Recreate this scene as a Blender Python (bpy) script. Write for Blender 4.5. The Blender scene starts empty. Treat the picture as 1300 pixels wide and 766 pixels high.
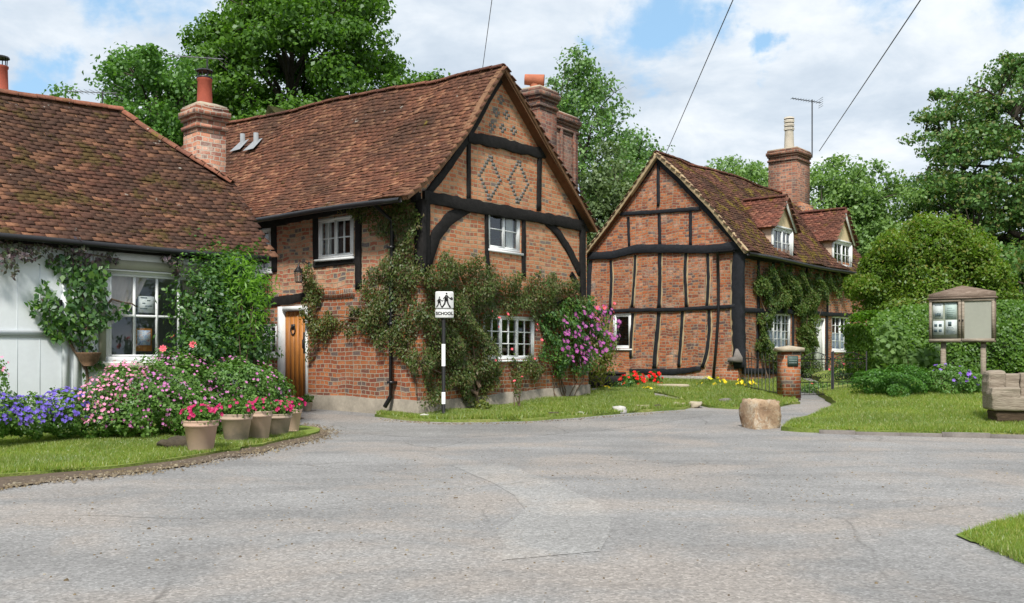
import bpy, bmesh, math, random
import numpy as np
from mathutils import Vector, Matrix
from mathutils.geometry import tessellate_polygon, delaunay_2d_cdt
PI = math.pi; R = math.radians
rng = np.random.default_rng(7); random.seed(7)
scene = bpy.context.scene
col = scene.collection
EYE = 1.25; F = 1200.0; CX = 650.0; HY = 455.0      # photo metrics used only to work out real positions

# ------------------------------------------------------------------ terrain height
def H(x, y):
    """gentle rise of the lane away from the viewer"""
    x = np.asarray(x, float); y = np.asarray(y, float)
    t = np.clip(y-14.0, 0, 18.0)
    s = np.where(t < 2, t*t/4.0, t-1.0)
    return 0.036*s
def at(px, py, up=0.0):
    """ground point seen at photo pixel"""
    d = 10.0
    for _ in range(60):
        d2 = F*(EYE-float(H(0, d))-up)/(py-HY)
        d = 0.5*d+0.5*min(d2, 80)
    return ((px-CX)/F*d, d)
def on(px, d):
    return ((px-CX)/F*d, d)
def zpx(py, d):
    return EYE+(HY-py)/F*d

# ------------------------------------------------------------------ materials
MATS = {}
class NT:
    def __init__(s, name):
        m = bpy.data.materials.new(name); m.use_nodes = True
        s.m = m; s.t = m.node_tree; s.t.nodes.clear()
        s.out = s.t.nodes.new('ShaderNodeOutputMaterial')
    def n(s, typ, ins=None, **kw):
        nd = s.t.nodes.new(typ)
        for k, v in kw.items(): setattr(nd, k, v)
        if ins:
            for k, v in ins.items():
                sock = nd.inputs[k]
                if isinstance(v, bpy.types.NodeSocket): s.t.links.new(v, sock)
                else: sock.default_value = v
        return nd
    def ramp(s, fac, stops, interp='LINEAR'):
        nd = s.t.nodes.new('ShaderNodeValToRGB'); cr = nd.color_ramp; cr.interpolation = interp
        while len(cr.elements) > 1: cr.elements.remove(cr.elements[-1])
        cr.elements[0].position = stops[0][0]; cr.elements[0].color = c4(stops[0][1])
        for p, c in stops[1:]:
            e = cr.elements.new(p); e.color = c4(c)
        s.t.links.new(fac, nd.inputs[0]); return nd.outputs[0]
    def noise(s, vec, scale, detail=4, rough=.55, dist=0):
        return s.n('ShaderNodeTexNoise', {'Vector': vec, 'Scale': scale, 'Detail': detail, 'Roughness': rough, 'Distortion': dist}).outputs[0]
    def mix(s, fac, a, b, mode='MIX'):
        nd = s.n('ShaderNodeMix', data_type='RGBA', blend_type=mode)
        for ix, v in ((0, fac), (6, a), (7, b)):
            if isinstance(v, bpy.types.NodeSocket): s.t.links.new(v, nd.inputs[ix])
            else: nd.inputs[ix].default_value = v if ix == 0 else c4(v)
        return nd.outputs[2]
    def math(s, op, a, b=0.0, clamp=False):
        nd = s.n('ShaderNodeMath', operation=op); nd.use_clamp = clamp
        for i, v in enumerate((a, b)):
            if isinstance(v, bpy.types.NodeSocket): s.t.links.new(v, nd.inputs[i])
            else: nd.inputs[i].default_value = v
        return nd.outputs[0]
    def bump(s, h, strength=.5, dist=.01):
        return s.n('ShaderNodeBump', {'Height': h, 'Strength': strength, 'Distance': dist}).outputs[0]
    def principled(s, color, rough=.8, normal=None, metallic=0.0, spec=.3):
        b = s.n('ShaderNodeBsdfPrincipled', {'Roughness': rough, 'Metallic': metallic, 'Specular IOR Level': spec})
        if isinstance(color, bpy.types.NodeSocket): s.t.links.new(color, b.inputs['Base Color'])
        else: b.inputs['Base Color'].default_value = c4(color)
        if normal is not None: s.t.links.new(normal, b.inputs['Normal'])
        s.t.links.new(b.outputs[0], s.out.inputs[0]); return b
def c4(c):
    if not hasattr(c, '__len__'): c = (c, c, c)
    return tuple(c) if len(c) == 4 else (c[0], c[1], c[2], 1.0)
def srgb(r, g, b):
    return tuple(((v/255)/12.92 if v/255 <= .04045 else ((v/255+.055)/1.055)**2.4) for v in (r, g, b))

def m_plain(name, c, rough=.7, var=.25, scale=6, bump=.15, spec=.3, metallic=0):
    if name in MATS: return MATS[name]
    n = NT(name); tc = n.n('ShaderNodeTexCoord').outputs['Object']
    f = n.noise(tc, scale, 6, .65); f2 = n.noise(tc, scale*7, 4, .6)
    a = tuple(v*(1-var) for v in c[:3]); b = tuple(min(1, v*(1+var*.7)) for v in c[:3])
    cc = n.ramp(f, [(.3, a), (.7, b)])
    cc = n.mix(.25, cc, n.ramp(f2, [(.35, a), (.65, b)]))
    n.principled(cc, rough, n.bump(f2, bump, .01), metallic, spec)
    MATS[name] = n.m; return n.m

def m_brick(name, stops, mortar, stain=None, bw=.225, bh=.086, ms=.011, pale=.25, dist=.012, dark=.3):
    n = NT(name); uv = n.n('ShaderNodeUVMap').outputs[0]
    tc = n.n('ShaderNodeTexCoord').outputs['Object']
    dn = n.n('ShaderNodeTexNoise', {'Vector': tc, 'Scale': 1.7, 'Detail': 3}).outputs[1]
    dn2 = n.n('ShaderNodeTexNoise', {'Vector': tc, 'Scale': 14, 'Detail': 2}).outputs[1]
    dv = n.n('ShaderNodeVectorMath', {0: dn, 1: (.5, .5, .5)}, operation='SUBTRACT').outputs[0]
    dv2 = n.n('ShaderNodeVectorMath', {0: dn2, 1: (.5, .5, .5)}, operation='SUBTRACT').outputs[0]
    dv = n.n('ShaderNodeVectorMath', {0: dv, 'Scale': dist*10}, operation='SCALE').outputs[0]
    dv2 = n.n('ShaderNodeVectorMath', {0: dv2, 'Scale': dist}, operation='SCALE').outputs[0]
    v = n.n('ShaderNodeVectorMath', {0: uv, 1: dv}, operation='ADD').outputs[0]
    v = n.n('ShaderNodeVectorMath', {0: v, 1: dv2}, operation='ADD').outputs[0]
    br = n.n('ShaderNodeTexBrick', {'Vector': v, 'Color1': (0, 0, 0, 1), 'Color2': (1, 1, 1, 1), 'Mortar': (0, 0, 0, 1), 'Scale': 1.0,
             'Mortar Size': ms, 'Mortar Smooth': .35, 'Bias': 0.0, 'Brick Width': bw, 'Row Height': bh}, squash=.55, squash_frequency=2)
    bc = n.ramp(br.outputs[0], stops, 'CONSTANT')
    fn = n.noise(tc, 45, 4, .7)
    bc = n.mix(.55, bc, n.ramp(fn, [(.3, .25), (.7, .8)]), 'OVERLAY')
    big = n.noise(tc, .9, 5, .65)
    bc = n.mix(n.ramp(big, [(.42, 0), (.62, dark)]), bc, (.09, .06, .05), 'MIX')
    pl = n.noise(n.n('ShaderNodeVectorMath', {0: tc, 1: (3.1, 7.7, 1.3)}, operation='ADD').outputs[0], 2.3, 6, .75)
    bc = n.mix(n.ramp(pl, [(.53, 0), (.70, pale)]), bc, (.62, .55, .46))
    mc = n.mix(n.noise(tc, 5, 5, .7), tuple(x*.62 for x in mortar), mortar)
    cc = n.mix(br.outputs[1], bc, mc)
    hgt = n.math('SUBTRACT', n.math('MULTIPLY', fn, .5), n.math('MULTIPLY', br.outputs[1], 1.0))
    n.principled(cc, .9, n.bump(hgt, .8, .012), 0, .15)
    MATS[name] = n.m; return n.m

def m_tile(name, stops, moss=.5, mosscol=(.11, .085, .02), light=0):
    n = NT(name); tc = n.n('ShaderNodeTexCoord').outputs['Object']
    rnd = n.n('ShaderNodeNewGeometry').outputs['Random Per Island']
    base = n.mix(.28, n.ramp(rnd, stops), stops[2][1])
    big = n.noise(tc, .55, 5, .6)
    base = n.mix(n.ramp(big, [(.40, 0), (.60, .68)]), base, (.068, .045, .034))
    f = n.noise(tc, 22, 5, .7)
    base = n.mix(.5, base, n.ramp(f, [(.3, .2), (.7, .8)]), 'OVERLAY')
    lic = n.noise(n.n('ShaderNodeVectorMath', {0: tc, 1: (9, 2, 5)}, operation='ADD').outputs[0], 5.5, 5, .6)
    base = n.mix(n.ramp(lic, [(.68, 0), (.72, .75)]), base, (.5, .48, .42))
    ms = n.noise(n.n('ShaderNodeVectorMath', {0: tc, 1: (1, 12, 3)}, operation='ADD').outputs[0], 1.7, 8, .72)
    lo = .72-.25*moss
    mossf = n.ramp(ms, [(lo, 0), (lo+.05, .92)])
    mc = n.mix(n.noise(tc, 9, 3, .6), mosscol, tuple(v*2.4 for v in mosscol))
    base = n.mix(mossf, base, mc)
    n.principled(base, .92, n.bump(n.math('ADD', f, n.math('MULTIPLY', mossf, 1.5)), .6, .012), 0, .12)
    MATS[name] = n.m; return n.m

def m_leaf(name, cols, trans=.35, gloss=.025):
    if name in MATS: return MATS[name]
    n = NT(name); rnd = n.n('ShaderNodeNewGeometry').outputs['Random Per Island']
    k = len(cols)
    c = n.ramp(rnd, [(i/(k-1) if k > 1 else 0, cc) for i, cc in enumerate(cols)])
    tc = n.n('ShaderNodeTexCoord').outputs['Object']
    b = n.noise(tc, .7, 3, .6)
    c = n.mix(n.ramp(b, [(.35, 0), (.65, .5)]), c, n.mix(1, c, (1.45, 1.35, .8), 'MULTIPLY'))
    d = n.n('ShaderNodeBsdfDiffuse', {'Color': c}).outputs[0]
    t = n.n('ShaderNodeBsdfTranslucent', {'Color': n.mix(1, c, (1.5, 1.7, .7), 'MULTIPLY')}).outputs[0]
    g = n.n('ShaderNodeBsdfGlossy', {'Color': (.8, .85, .9, 1), 'Roughness': .45}).outputs[0]
    s = n.n('ShaderNodeMixShader', {0: trans, 1: d, 2: t}).outputs[0]
    s = n.n('ShaderNodeMixShader', {0: gloss, 1: s, 2: g}).outputs[0]
    n.t.links.new(s, n.out.inputs[0])
    MATS[name] = n.m; return n.m

def m_glass():
    n = NT('window_glass')
    fc = n.n('ShaderNodeLayerWeight', {'Blend': .5}).outputs['Facing']
    fr = n.math('ADD', n.math('MULTIPLY', n.math('POWER', fc, 4.0), .8), .085, True)
    tr = n.n('ShaderNodeBsdfTransparent', {'Color': (.90, .93, .93, 1)}).outputs[0]
    g = n.n('ShaderNodeBsdfGlossy', {'Color': (.9, .95, 1, 1), 'Roughness': .02}).outputs[0]
    s = n.n('ShaderNodeMixShader', {0: fr, 1: tr, 2: g}).outputs[0]
    n.t.links.new(s, n.out.inputs[0]); MATS['glass'] = n.m; return n.m

# ------------------------------------------------------------------ mesh builder
class MB:
    def __init__(s): s.v = []; s.f = []; s.mi = []; s.arr = []
    def add(s, vs, fs, mi=0):
        b = len(s.v); s.v.extend([tuple(map(float, p)) for p in vs])
        for f in fs: s.f.append([b+i for i in f]); s.mi.append(mi)
    def box(s, x0, x1, y0, y1, z0, z1, mi=0, fn=None):
        p = [(x, y, z) for z in (z0, z1) for y in (y0, y1) for x in (x0, x1)]
        if fn: p = [fn(*q) for q in p]
        s.add(p, [(0, 2, 3, 1), (4, 5, 7, 6), (0, 1, 5, 4), (2, 6, 7, 3), (0, 4, 6, 2), (1, 3, 7, 5)], mi)
    def fbox(s, fn, a0, a1, z0, z1, o0, o1, mi=0):
        p = [fn(a, z, o) for o in (o0, o1) for z in (z0, z1) for a in (a0, a1)]
        s.add(p, [(0, 2, 3, 1), (4, 5, 7, 6), (0, 1, 5, 4), (2, 6, 7, 3), (0, 4, 6, 2), (1, 3, 7, 5)], mi)
    def tube(s, pts, r, n=6, mi=0, cap=True):
        pts = [Vector(p) for p in pts]
        if not hasattr(r, '__len__'): r = [r]*len(pts)
        rings = []; up = Vector((0, 0, 1))
        for i, p in enumerate(pts):
            a = pts[max(0, i-1)]; b = pts[min(len(pts)-1, i+1)]
            t = (b-a); t = t.normalized() if t.length > 1e-9 else Vector((0, 0, 1))
            u = up if abs(t.dot(up)) < .9 else Vector((1, 0, 0))
            x = t.cross(u).normalized(); y = t.cross(x).normalized()
            rings.append([p+x*(r[i]*math.cos(2*PI*k/n))+y*(r[i]*math.sin(2*PI*k/n)) for k in range(n)])
        vs = [q for rg in rings for q in rg]; fs = []
        for i in range(len(pts)-1):
            for k in range(n):
                k2 = (k+1) % n; fs.append((i*n+k, i*n+k2, (i+1)*n+k2, (i+1)*n+k))
        if cap: fs.append(tuple(range(n))); fs.append(tuple((len(pts)-1)*n+k for k in range(n)))
        s.add(vs, fs, mi)
    def lathe(s, prof, n=20, c=(0, 0, 0), mi=0, capb=True, capt=False):
        vs = []; fs = []
        for r, z in prof:
            for k in range(n): vs.append((c[0]+r*math.cos(2*PI*k/n), c[1]+r*math.sin(2*PI*k/n), c[2]+z))
        for i in range(len(prof)-1):
            for k in range(n):
                k2 = (k+1) % n; fs.append((i*n+k, i*n+k2, (i+1)*n+k2, (i+1)*n+k))
        if capb: fs.append(tuple(range(n)))
        if capt: fs.append(tuple((len(prof)-1)*n+k for k in range(n)))
        s.add(vs, fs, mi)
    def prism(s, fn, poly, o0, o1, mi=0):
        n = len(poly)
        vs = [fn(a, z, o0) for a, z in poly]+[fn(a, z, o1) for a, z in poly]
        fs = []
        tri = tessellate_polygon([[Vector((a, z, 0)) for a, z in poly]])
        for t in tri: fs.append(tuple(t)); fs.append(tuple(n+i for i in t))
        for i in range(n): j = (i+1) % n; fs.append((i, j, n+j, n+i))
        s.add(vs, fs, mi)
    def wall(s, fn, outer, holes=(), off=0.0, reveal=.14, mi=0, hmi=None):
        loops = [[Vector((a, z, 0)) for a, z in outer]]+[[Vector((a, z, 0)) for a, z in h] for h in holes]
        flat = [p for l in loops for p in l]
        tri = tessellate_polygon(loops)
        s.add([fn(p.x, p.y, off) for p in flat], [tuple(t) for t in tri], mi)
        for h in holes:
            n = len(h); vs = [fn(a, z, off) for a, z in h]+[fn(a, z, off-reveal) for a, z in h]
            s.add(vs, [(i, (i+1) % n, n+(i+1) % n, n+i) for i in range(n)], mi if hmi is None else hmi)
    def arrays(s, V, Fq, mi=0):
        s.arr.append((np.asarray(V, np.float32), np.asarray(Fq, np.int32), mi))
    def build(s, name, mats, parent=None, smooth=False, label=None, uv=True):
        if not isinstance(mats, (list, tuple)): mats = [mats]
        me = bpy.data.meshes.new(name)
        V = [np.array(s.v, np.float32).reshape(-1, 3)]; nb = len(s.v)
        lt = [len(f) for f in s.f]; li = [i for f in s.f for i in f]
        LT = [np.array(lt, np.int32)]; LI = [np.array(li, np.int32)]; MI = [np.array(s.mi, np.int32)]
        for (a, f, m) in s.arr:
            V.append(a); LI.append((f+nb).ravel()); LT.append(np.full(len(f), f.shape[1], np.int32)); MI.append(np.full(len(f), m, np.int32)); nb += len(a)
        V = np.concatenate(V); LI = np.concatenate(LI); LT = np.concatenate(LT); MI = np.concatenate(MI)
        me.vertices.add(len(V)); me.vertices.foreach_set('co', V.ravel())
        me.loops.add(len(LI)); me.loops.foreach_set('vertex_index', LI)
        me.polygons.add(len(LT)); st = np.concatenate([[0], np.cumsum(LT)[:-1]]).astype(np.int32)
        me.polygons.foreach_set('loop_start', st); me.polygons.foreach_set('loop_total', LT)
        me.polygons.foreach_set('material_index', MI)
        me.update(calc_edges=True)
        if smooth: me.polygons.foreach_set('use_smooth', np.ones(len(LT), bool))
        if uv and len(LT) < 4000:
            ul = me.uv_layers.new(name='UVMap'); nrm = np.zeros(len(LT)*3, np.float32)
            me.polygons.foreach_get('normal', nrm); nrm = np.abs(nrm.reshape(-1, 3))
            fi = np.repeat(np.arange(len(LT)), LT); P = V[LI]; N = nrm[fi]
            u = np.where((N[:, 0] > N[:, 1]), P[:, 1], P[:, 0]); v = P[:, 2].copy()
            flat = (N[:, 2] > .75); v = np.where(flat, P[:, 1], v); u = np.where(flat, P[:, 0], u)
            ul.data.foreach_set('uv', np.stack([u, v], 1).astype(np.float32).ravel())
        for m in mats: me.materials.append(m)
        o = bpy.data.objects.new(name, me); col.objects.link(o)
        if parent: o.parent = parent
        if label: o['label'] = label
        return o

def tag(o, label=None, cat=None, group=None, kind=None):
    if label: o['label'] = label
    if cat: o['category'] = cat
    if group: o['group'] = group
    if kind: o['kind'] = kind
    return o
def empty(name, loc=(0, 0, 0), rz=0.0, label=None, cat=None, group=None):
    o = bpy.data.objects.new(name, None); col.objects.link(o); o.empty_display_size = .2
    o.location = loc; o.rotation_euler = (0, 0, rz)
    return tag(o, label, cat, group)
def struct(o): o['kind'] = 'structure'; return o

# ------------------------------------------------------------------ leaves, branches
def unit(a): return a/np.maximum(np.linalg.norm(a, axis=1, keepdims=True), 1e-9)
def leaves(mb, P, size, out=None, outw=.6, droop=.3, aspect=.6, mi=0):
    N = len(P)
    if N == 0: return
    size = np.broadcast_to(np.asarray(size, float), (N,))*rng.uniform(.65, 1.3, N)
    n = rng.normal(size=(N, 3))
    n = unit(n)
    if out is not None: n = unit(n*(1-outw)+np.asarray(out)*outw*1.4)
    t = unit(rng.normal(size=(N, 3))+np.array([0, 0, -droop*2]))
    t = unit(t-n*np.sum(t*n, 1, keepdims=True))
    b = np.cross(n, t)
    s = size[:, None]
    A = P-t*s*.5; T = P+t*s*.5
    L = P+b*s*aspect*.5+n*s*.12-t*s*.05; Rr = P-b*s*aspect*.5+n*s*.12-t*s*.05
    V = np.stack([A, L, T, Rr], 1).reshape(-1, 3)
    mb.arrays(V, np.arange(N*4).reshape(-1, 4), mi)
def ell_pts(n, c, r, shell=.55):
    d = unit(rng.normal(size=(n, 3))); k = rng.uniform(shell, 1, n)[:, None]
    return np.array(c)+d*k*np.array(r), d

def make_tree(name, label, x, y, z, cz, rad, height, leafmat, nclump=130, per=170, leaf=.2, clump=1.0, trunk=.3, seed=1, airy=0.0,
              group=None, bark=None, cone=0.0, low=-.95, lean=(0, 0), nlimb=16, cat='tree', flat=.62, topn=1.0, trunkz=None):
    """x,y base; cz crown centre height, rad=(rx,ry,rz)"""
    global rng
    rng = np.random.default_rng(seed); rnd = random.Random(seed)
    root = empty(name, (x, y, z), 0, label, cat, group)
    bark = bark or m_plain('bark', (.06, .05, .038), .95, .4, 5, .6)
    rx, ry, rz = rad
    tmb = MB(); top = cz+rz*.55
    tp = []; k = 9
    for i in range(k+1):
        f = i/k
        tp.append((lean[0]*f+rnd.uniform(-.12, .12)*trunk*4*f, lean[1]*f+rnd.uniform(-.12, .12)*trunk*4*f, top*f))
    tmb.tube(tp, [trunk*(1.25 if i == 0 else 1)*(1-.86*i/k) for i in range(k+1)], 9)
    # limbs
    limbs = []
    for i in range(nlimb):
        f = .30+.62*(i/nlimb); j = f*k; i0 = int(j); b = Vector(tp[i0]).lerp(Vector(tp[min(k, i0+1)]), j-i0)
        if b.z < cz-rz*.95: b = Vector(tp[0]).lerp(Vector(tp[-1]), max(f, (cz-rz*.9)/top))
        az = i*2.4+rnd.uniform(-.4, .4); el = rnd.uniform(-.15, .75)
        q = Vector((lean[0]+rx*.8*math.cos(az)*math.cos(el), lean[1]+ry*.8*math.sin(az)*math.cos(el), cz+rz*(-.45+1.15*(i/nlimb))+rz*.25*math.sin(el)))
        m1 = b.lerp(q, .4)+Vector((0, 0, .12*rz)); m2 = b.lerp(q, .75)+Vector((0, 0, .07*rz))
        pts = [b, m1, m2, q]; r0 = trunk*(.5-.3*i/nlimb)
        tmb.tube(pts, [r0, r0*.62, r0*.36, r0*.12], 6); limbs.append(pts)
    # clumps
    C = []
    lump = rng.uniform(-1, 1, (10, 3)); 
    while len(C) < nclump:
        d = rng.normal(size=3); d /= np.linalg.norm(d)
        if d[2] < low: continue
        kk = 1+.16*sum(math.sin(3.3*np.dot(d, lump[j])+j) for j in range(5))/2.2
        s = rng.uniform(.35 if airy < .5 else .2, 1)**.45*kk
        if d[2] > 0: s *= topn
        cn = 1-cone*(d[2]*s+.2); C.append((lean[0]+d[0]*s*rx*cn, lean[1]+d[1]*s*ry*cn, cz+d[2]*s*rz))
    C = np.array(C)
    allp = [Vector(p) for l in limbs for p in (l[1], l[2], l[3], l[1].lerp(l[2], .5), l[2].lerp(l[3], .5))]+[Vector(p) for p in tp[4:]]
    AP = np.array([tuple(p) for p in allp])
    for c in C:
        d = np.linalg.norm(AP-c, axis=1)+(AP[:, 2] > c[2]+.3)*2.0
        a = Vector(AP[int(np.argmin(d))]); cc = Vector(c); m_ = a.lerp(cc, .5)+Vector((0, 0, .12*(cc-a).length))
        tmb.tube([a, m_, cc], [trunk*.10, trunk*.06, trunk*.02], 4, cap=False)
    tmb.build('trunk', bark, root, True, uv=False)
    lm = MB(); PP = []; OO = []
    for c in C:
        m = int(per*rng.uniform(.6, 1.3)); sc = clump*rng.uniform(.6, 1.25)
        d = unit(rng.normal(size=(m, 3))); kx = rng.uniform(.25, 1, m)[:, None]**.6
        # lobed clump: a few sub-sprays
        sub = unit(rng.normal(size=(6, 3)))*.45
        off = d*kx*.62+sub[rng.integers(0, 6, m)]
        off *= np.array([1, 1, flat])*sc
        PP.append(c+off); OO.append(unit(d+np.array([0, 0, .5])))
    P = np.concatenate(PP); O = np.concatenate(OO)
    leaves(lm, P, leaf, O, .45, .25, .7)
    lm.build('crown', leafmat, root, uv=False)
    return root

def lobes_leaves(lobes, n, leaf, shell=.5, droop=.3, outw=.5, aspect=.6, lump=.18, zmin=None):
    vol = np.array([l[3]*l[4]*l[5] for l in lobes])**(2/3.); w = vol/vol.sum(); mb = MB()
    PP = []; OO = []
    for l, wi in zip(lobes, w):
        m = int(n*wi); d = unit(rng.normal(size=(m, 3)))
        ph = rng.uniform(0, 6.28, 4); fr = rng.uniform(4, 8, (4, 3))
        k = rng.uniform(shell, 1, m)**.6
        k *= 1+lump*sum(np.sin(d@fr[j]+ph[j]) for j in range(4))/2
        P = np.array(l[:3])+d*k[:, None]*np.array(l[3:6]); PP.append(P); OO.append(d)
    P = np.concatenate(PP); O = np.concatenate(OO)
    if zmin is not None:
        k = P[:, 2] > zmin; P = P[k]; O = O[k]
    leaves(mb, P, leaf, unit(O+np.array([0, 0, .35])), outw, droop, aspect)
    return mb, P, O

def flower_mesh(name, r, petals, mat, cup=.2, double=False, centre=None):
    mb = MB()
    for layer in range(2 if double else 1):
        rr = r*(1-.4*layer); ph = layer*.5
        for k in range(petals):
            a = 2*PI*k/petals+ph; w = PI/petals*.95; zc = rr*cup*(1+layer*1.5)
            mb.add([(0, 0, layer*.004), (rr*.7*math.cos(a-w), rr*.7*math.sin(a-w), zc*.6), (rr*math.cos(a), rr*math.sin(a), zc), (rr*.7*math.cos(a+w), rr*.7*math.sin(a+w), zc*.6)], [(0, 1, 2, 3)])
    if centre: mb.lathe([(r*.16, r*.1), (r*.02, r*.25)], 6, mi=1, capb=False, capt=True)
    o = mb.build(name, [mat]+([centre] if centre else []), None, uv=False); me = o.data; bpy.data.objects.remove(o); return me
def add_flowers(root, P, O, me, single=80, name='flower', jitter=.5, scale=(.75, 1.2)):
    """first ones as own parts (those nearest the viewer), the rest as one stuff part"""
    M = root.matrix_world if False else None
    loc = Vector(root.location); d = np.linalg.norm(P+np.array(loc)-np.array([0, 0, EYE]), axis=1); idx = np.argsort(d)
    far = idx[single:]
    for i in idx[:single]:
        o = bpy.data.objects.new(name, me); col.objects.link(o); o.parent = root
        o.location = P[i]; n = Vector(O[i])+Vector((random.uniform(-jitter, jitter), random.uniform(-jitter, jitter), random.uniform(-jitter, jitter)))
        o.rotation_euler = n.to_track_quat('Z', 'Y').to_euler(); s = random.uniform(*scale); o.scale = (s, s, s)
    if len(far):
        base = np.array([v.co[:] for v in me.vertices]); fs = [list(p.vertices) for p in me.polygons]; mis = [p.material_index for p in me.polygons]
        mb = MB()
        for i in far:
            n = Vector(O[i])+Vector((random.uniform(-jitter, jitter), random.uniform(-jitter, jitter), random.uniform(-jitter, jitter)))
            q = np.array(n.to_track_quat('Z', 'Y').to_matrix())*random.uniform(*scale); vv = base@q.T+P[i]
            b = len(mb.v); mb.v.extend(map(tuple, vv)); mb.f.extend([[b+j for j in f] for f in fs]); mb.mi.extend(mis)
        o = mb.build(name+'s', list(me.materials), root, uv=False); o['kind'] = 'stuff'

# ------------------------------------------------------------------ sheets
def inpoly(x, y, poly):
    x = np.asarray(x); y = np.asarray(y); c = np.zeros(x.shape, bool); n = len(poly)
    for i in range(n):
        x0, y0 = poly[i]; x1, y1 = poly[(i+1) % n]
        if y0 == y1: continue
        m = ((y0 > y) != (y1 > y)) & (x < (x1-x0)*(y-y0)/(y1-y0)+x0); c ^= m
    return c
def dens(poly, step, jit=0.0, seed=3):
    r = random.Random(seed); out = []
    n = len(poly)
    for i in range(n):
        a = poly[i]; b = poly[(i+1) % n]; L = math.dist(a, b); k = max(1, int(L/step))
        for j in range(k):
            f = j/k; out.append((a[0]+(b[0]-a[0])*f+r.uniform(-jit, jit), a[1]+(b[1]-a[1])*f+r.uniform(-jit, jit)))
    return out
def sheet(name, poly, zf, mat, step=.5, jit=0.0, skirt=0.0, seed=3, mats=None):
    P = dens(poly, step, jit, seed); n = len(P)
    xs = [p[0] for p in P]; ys = [p[1] for p in P]
    gx, gy = np.meshgrid(np.arange(min(xs), max(xs), step), np.arange(min(ys), max(ys), step)); gx = gx.ravel(); gy = gy.ravel()
    m = inpoly(gx, gy, P); gx = gx[m]; gy = gy[m]
    A = np.array(P); keep = []
    for i in range(len(gx)):
        if np.min((A[:, 0]-gx[i])**2+(A[:, 1]-gy[i])**2) > (step*.45)**2: keep.append((gx[i], gy[i]))
    allv = [Vector(p) for p in P]+[Vector(k) for k in keep]
    r = delaunay_2d_cdt(allv, [(i, (i+1) % n) for i in range(n)], [], 1, 1e-5)
    V = [(v.x, v.y, float(zf(v.x, v.y))) for v in r[0]]
    mb = MB(); mb.add(V, [tuple(f) for f in r[2]])
    if skirt:
        vs = [(p[0], p[1], float(zf(*p))) for p in P]+[(p[0], p[1], float(zf(*p))-skirt) for p in P]
        mb.add(vs, [(i, (i+1) % n, n+(i+1) % n, n+i) for i in range(n)], 1 if mats else 0)
    return mb.build(name, mats or mat, uv=False)
def grass_blades(mb, poly, zf, dens_, h=.06, seed=5, w=.007, avoid=None):
    r = np.random.default_rng(seed)
    xs = [p[0] for p in poly]; ys = [p[1] for p in poly]; A = (max(xs)-min(xs))*(max(ys)-min(ys)); n = int(A*dens_)
    x = r.uniform(min(xs), max(xs), n); y = r.uniform(min(ys), max(ys), n); m = inpoly(x, y, poly)
    # keep only what lies in front of the viewer
    m &= (np.abs(x) < y*.60+.5) & (y > 4)
    if avoid: m &= ~avoid(x, y)
    x = x[m]; y = y[m]; n = len(x)
    pat = .65+.5*np.sin(x*1.7+np.sin(y*1.3)*2)*np.sin(y*2.1+x)
    hh = h*r.uniform(.5, 1.3, n)*np.clip(pat+.35, .5, 1.4); z = zf(x, y)
    a = r.uniform(0, 2*PI, n); ww = w*r.uniform(.7, 1.5, n)
    lx = r.normal(0, .45, n)*hh; ly = r.normal(0, .45, n)*hh
    B1 = np.stack([x-np.cos(a)*ww, y-np.sin(a)*ww, z-.004], 1); B2 = np.stack([x+np.cos(a)*ww, y+np.sin(a)*ww, z-.004], 1)
    T = np.stack([x+lx, y+ly, z+hh], 1)
    V = np.stack([B1, B2, T], 1).reshape(-1, 3); mb.arrays(V, np.arange(3*n).reshape(-1, 3))
# ------------------------------------------------------------------ shared materials
white = m_plain('white_paint', (.76, .78, .78), .45, .08, 5, .06)
offwhite = m_plain('weathered_white_paint', (.72, .73, .70), .6, .14, 3, .12)
bluewhite = m_plain('pale_blue_white_paint', (.72, .76, .785), .5, .07, 2, .05)
sage = m_plain('sage_paint', (.36, .36, .27), .55, .1, 4, .08)
cream = m_plain('cream_render', (.66, .52, .32), .85, .07, 3, .15)
cheek = m_plain('pink_cream_render', (.62, .47, .35), .85, .1, 3, .15)
timber = m_plain('black_timber', (.017, .0155, .015), .8, .6, 11, 1.0, .2)
timber2 = m_plain('blue_black_timber', (.016, .018, .023), .7, .5, 11, .9, .25)
darkin = m_plain('dark_interior', (.02, .018, .016), .9, .2, 3, 0)
blackiron = m_plain('black_iron', (.012, .012, .013), .45, .4, 12, .2, .5)
plastic = m_plain('black_gutter', (.012, .012, .014), .35, .3, 6, .05, .5)
board_brown = m_plain('brown_bargeboard', (.20, .105, .055), .75, .35, 5, .4)
lime = m_plain('buff_limewash', (.42, .32, .19), .9, .25, 6, .3)
concrete = m_plain('grey_render', (.27, .24, .195), .92, .35, 3, .5)
terracotta = m_plain('terracotta', (.42, .14, .075), .8, .25, 6, .2)
leadm = m_plain('lead_sheet', (.27, .285, .30), .55, .25, 5, .2)
stonem = m_plain('pale_stone', (.42, .36, .27), .9, .3, 4, .5)
whitestone = m_plain('white_stone', (.55, .53, .50), .9, .25, 9, .6)
flint = m_plain('flint_stone', (.3, .28, .25), .7, .6, 22, .8)
curtainm = m_plain('lace_curtain', (.62, .52, .47), .9, .08, 14, .1)
bluecurt = m_plain('pale_blue_curtain', (.50, .56, .72), .9, .1, 14, .1)
glass = m_glass()
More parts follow.
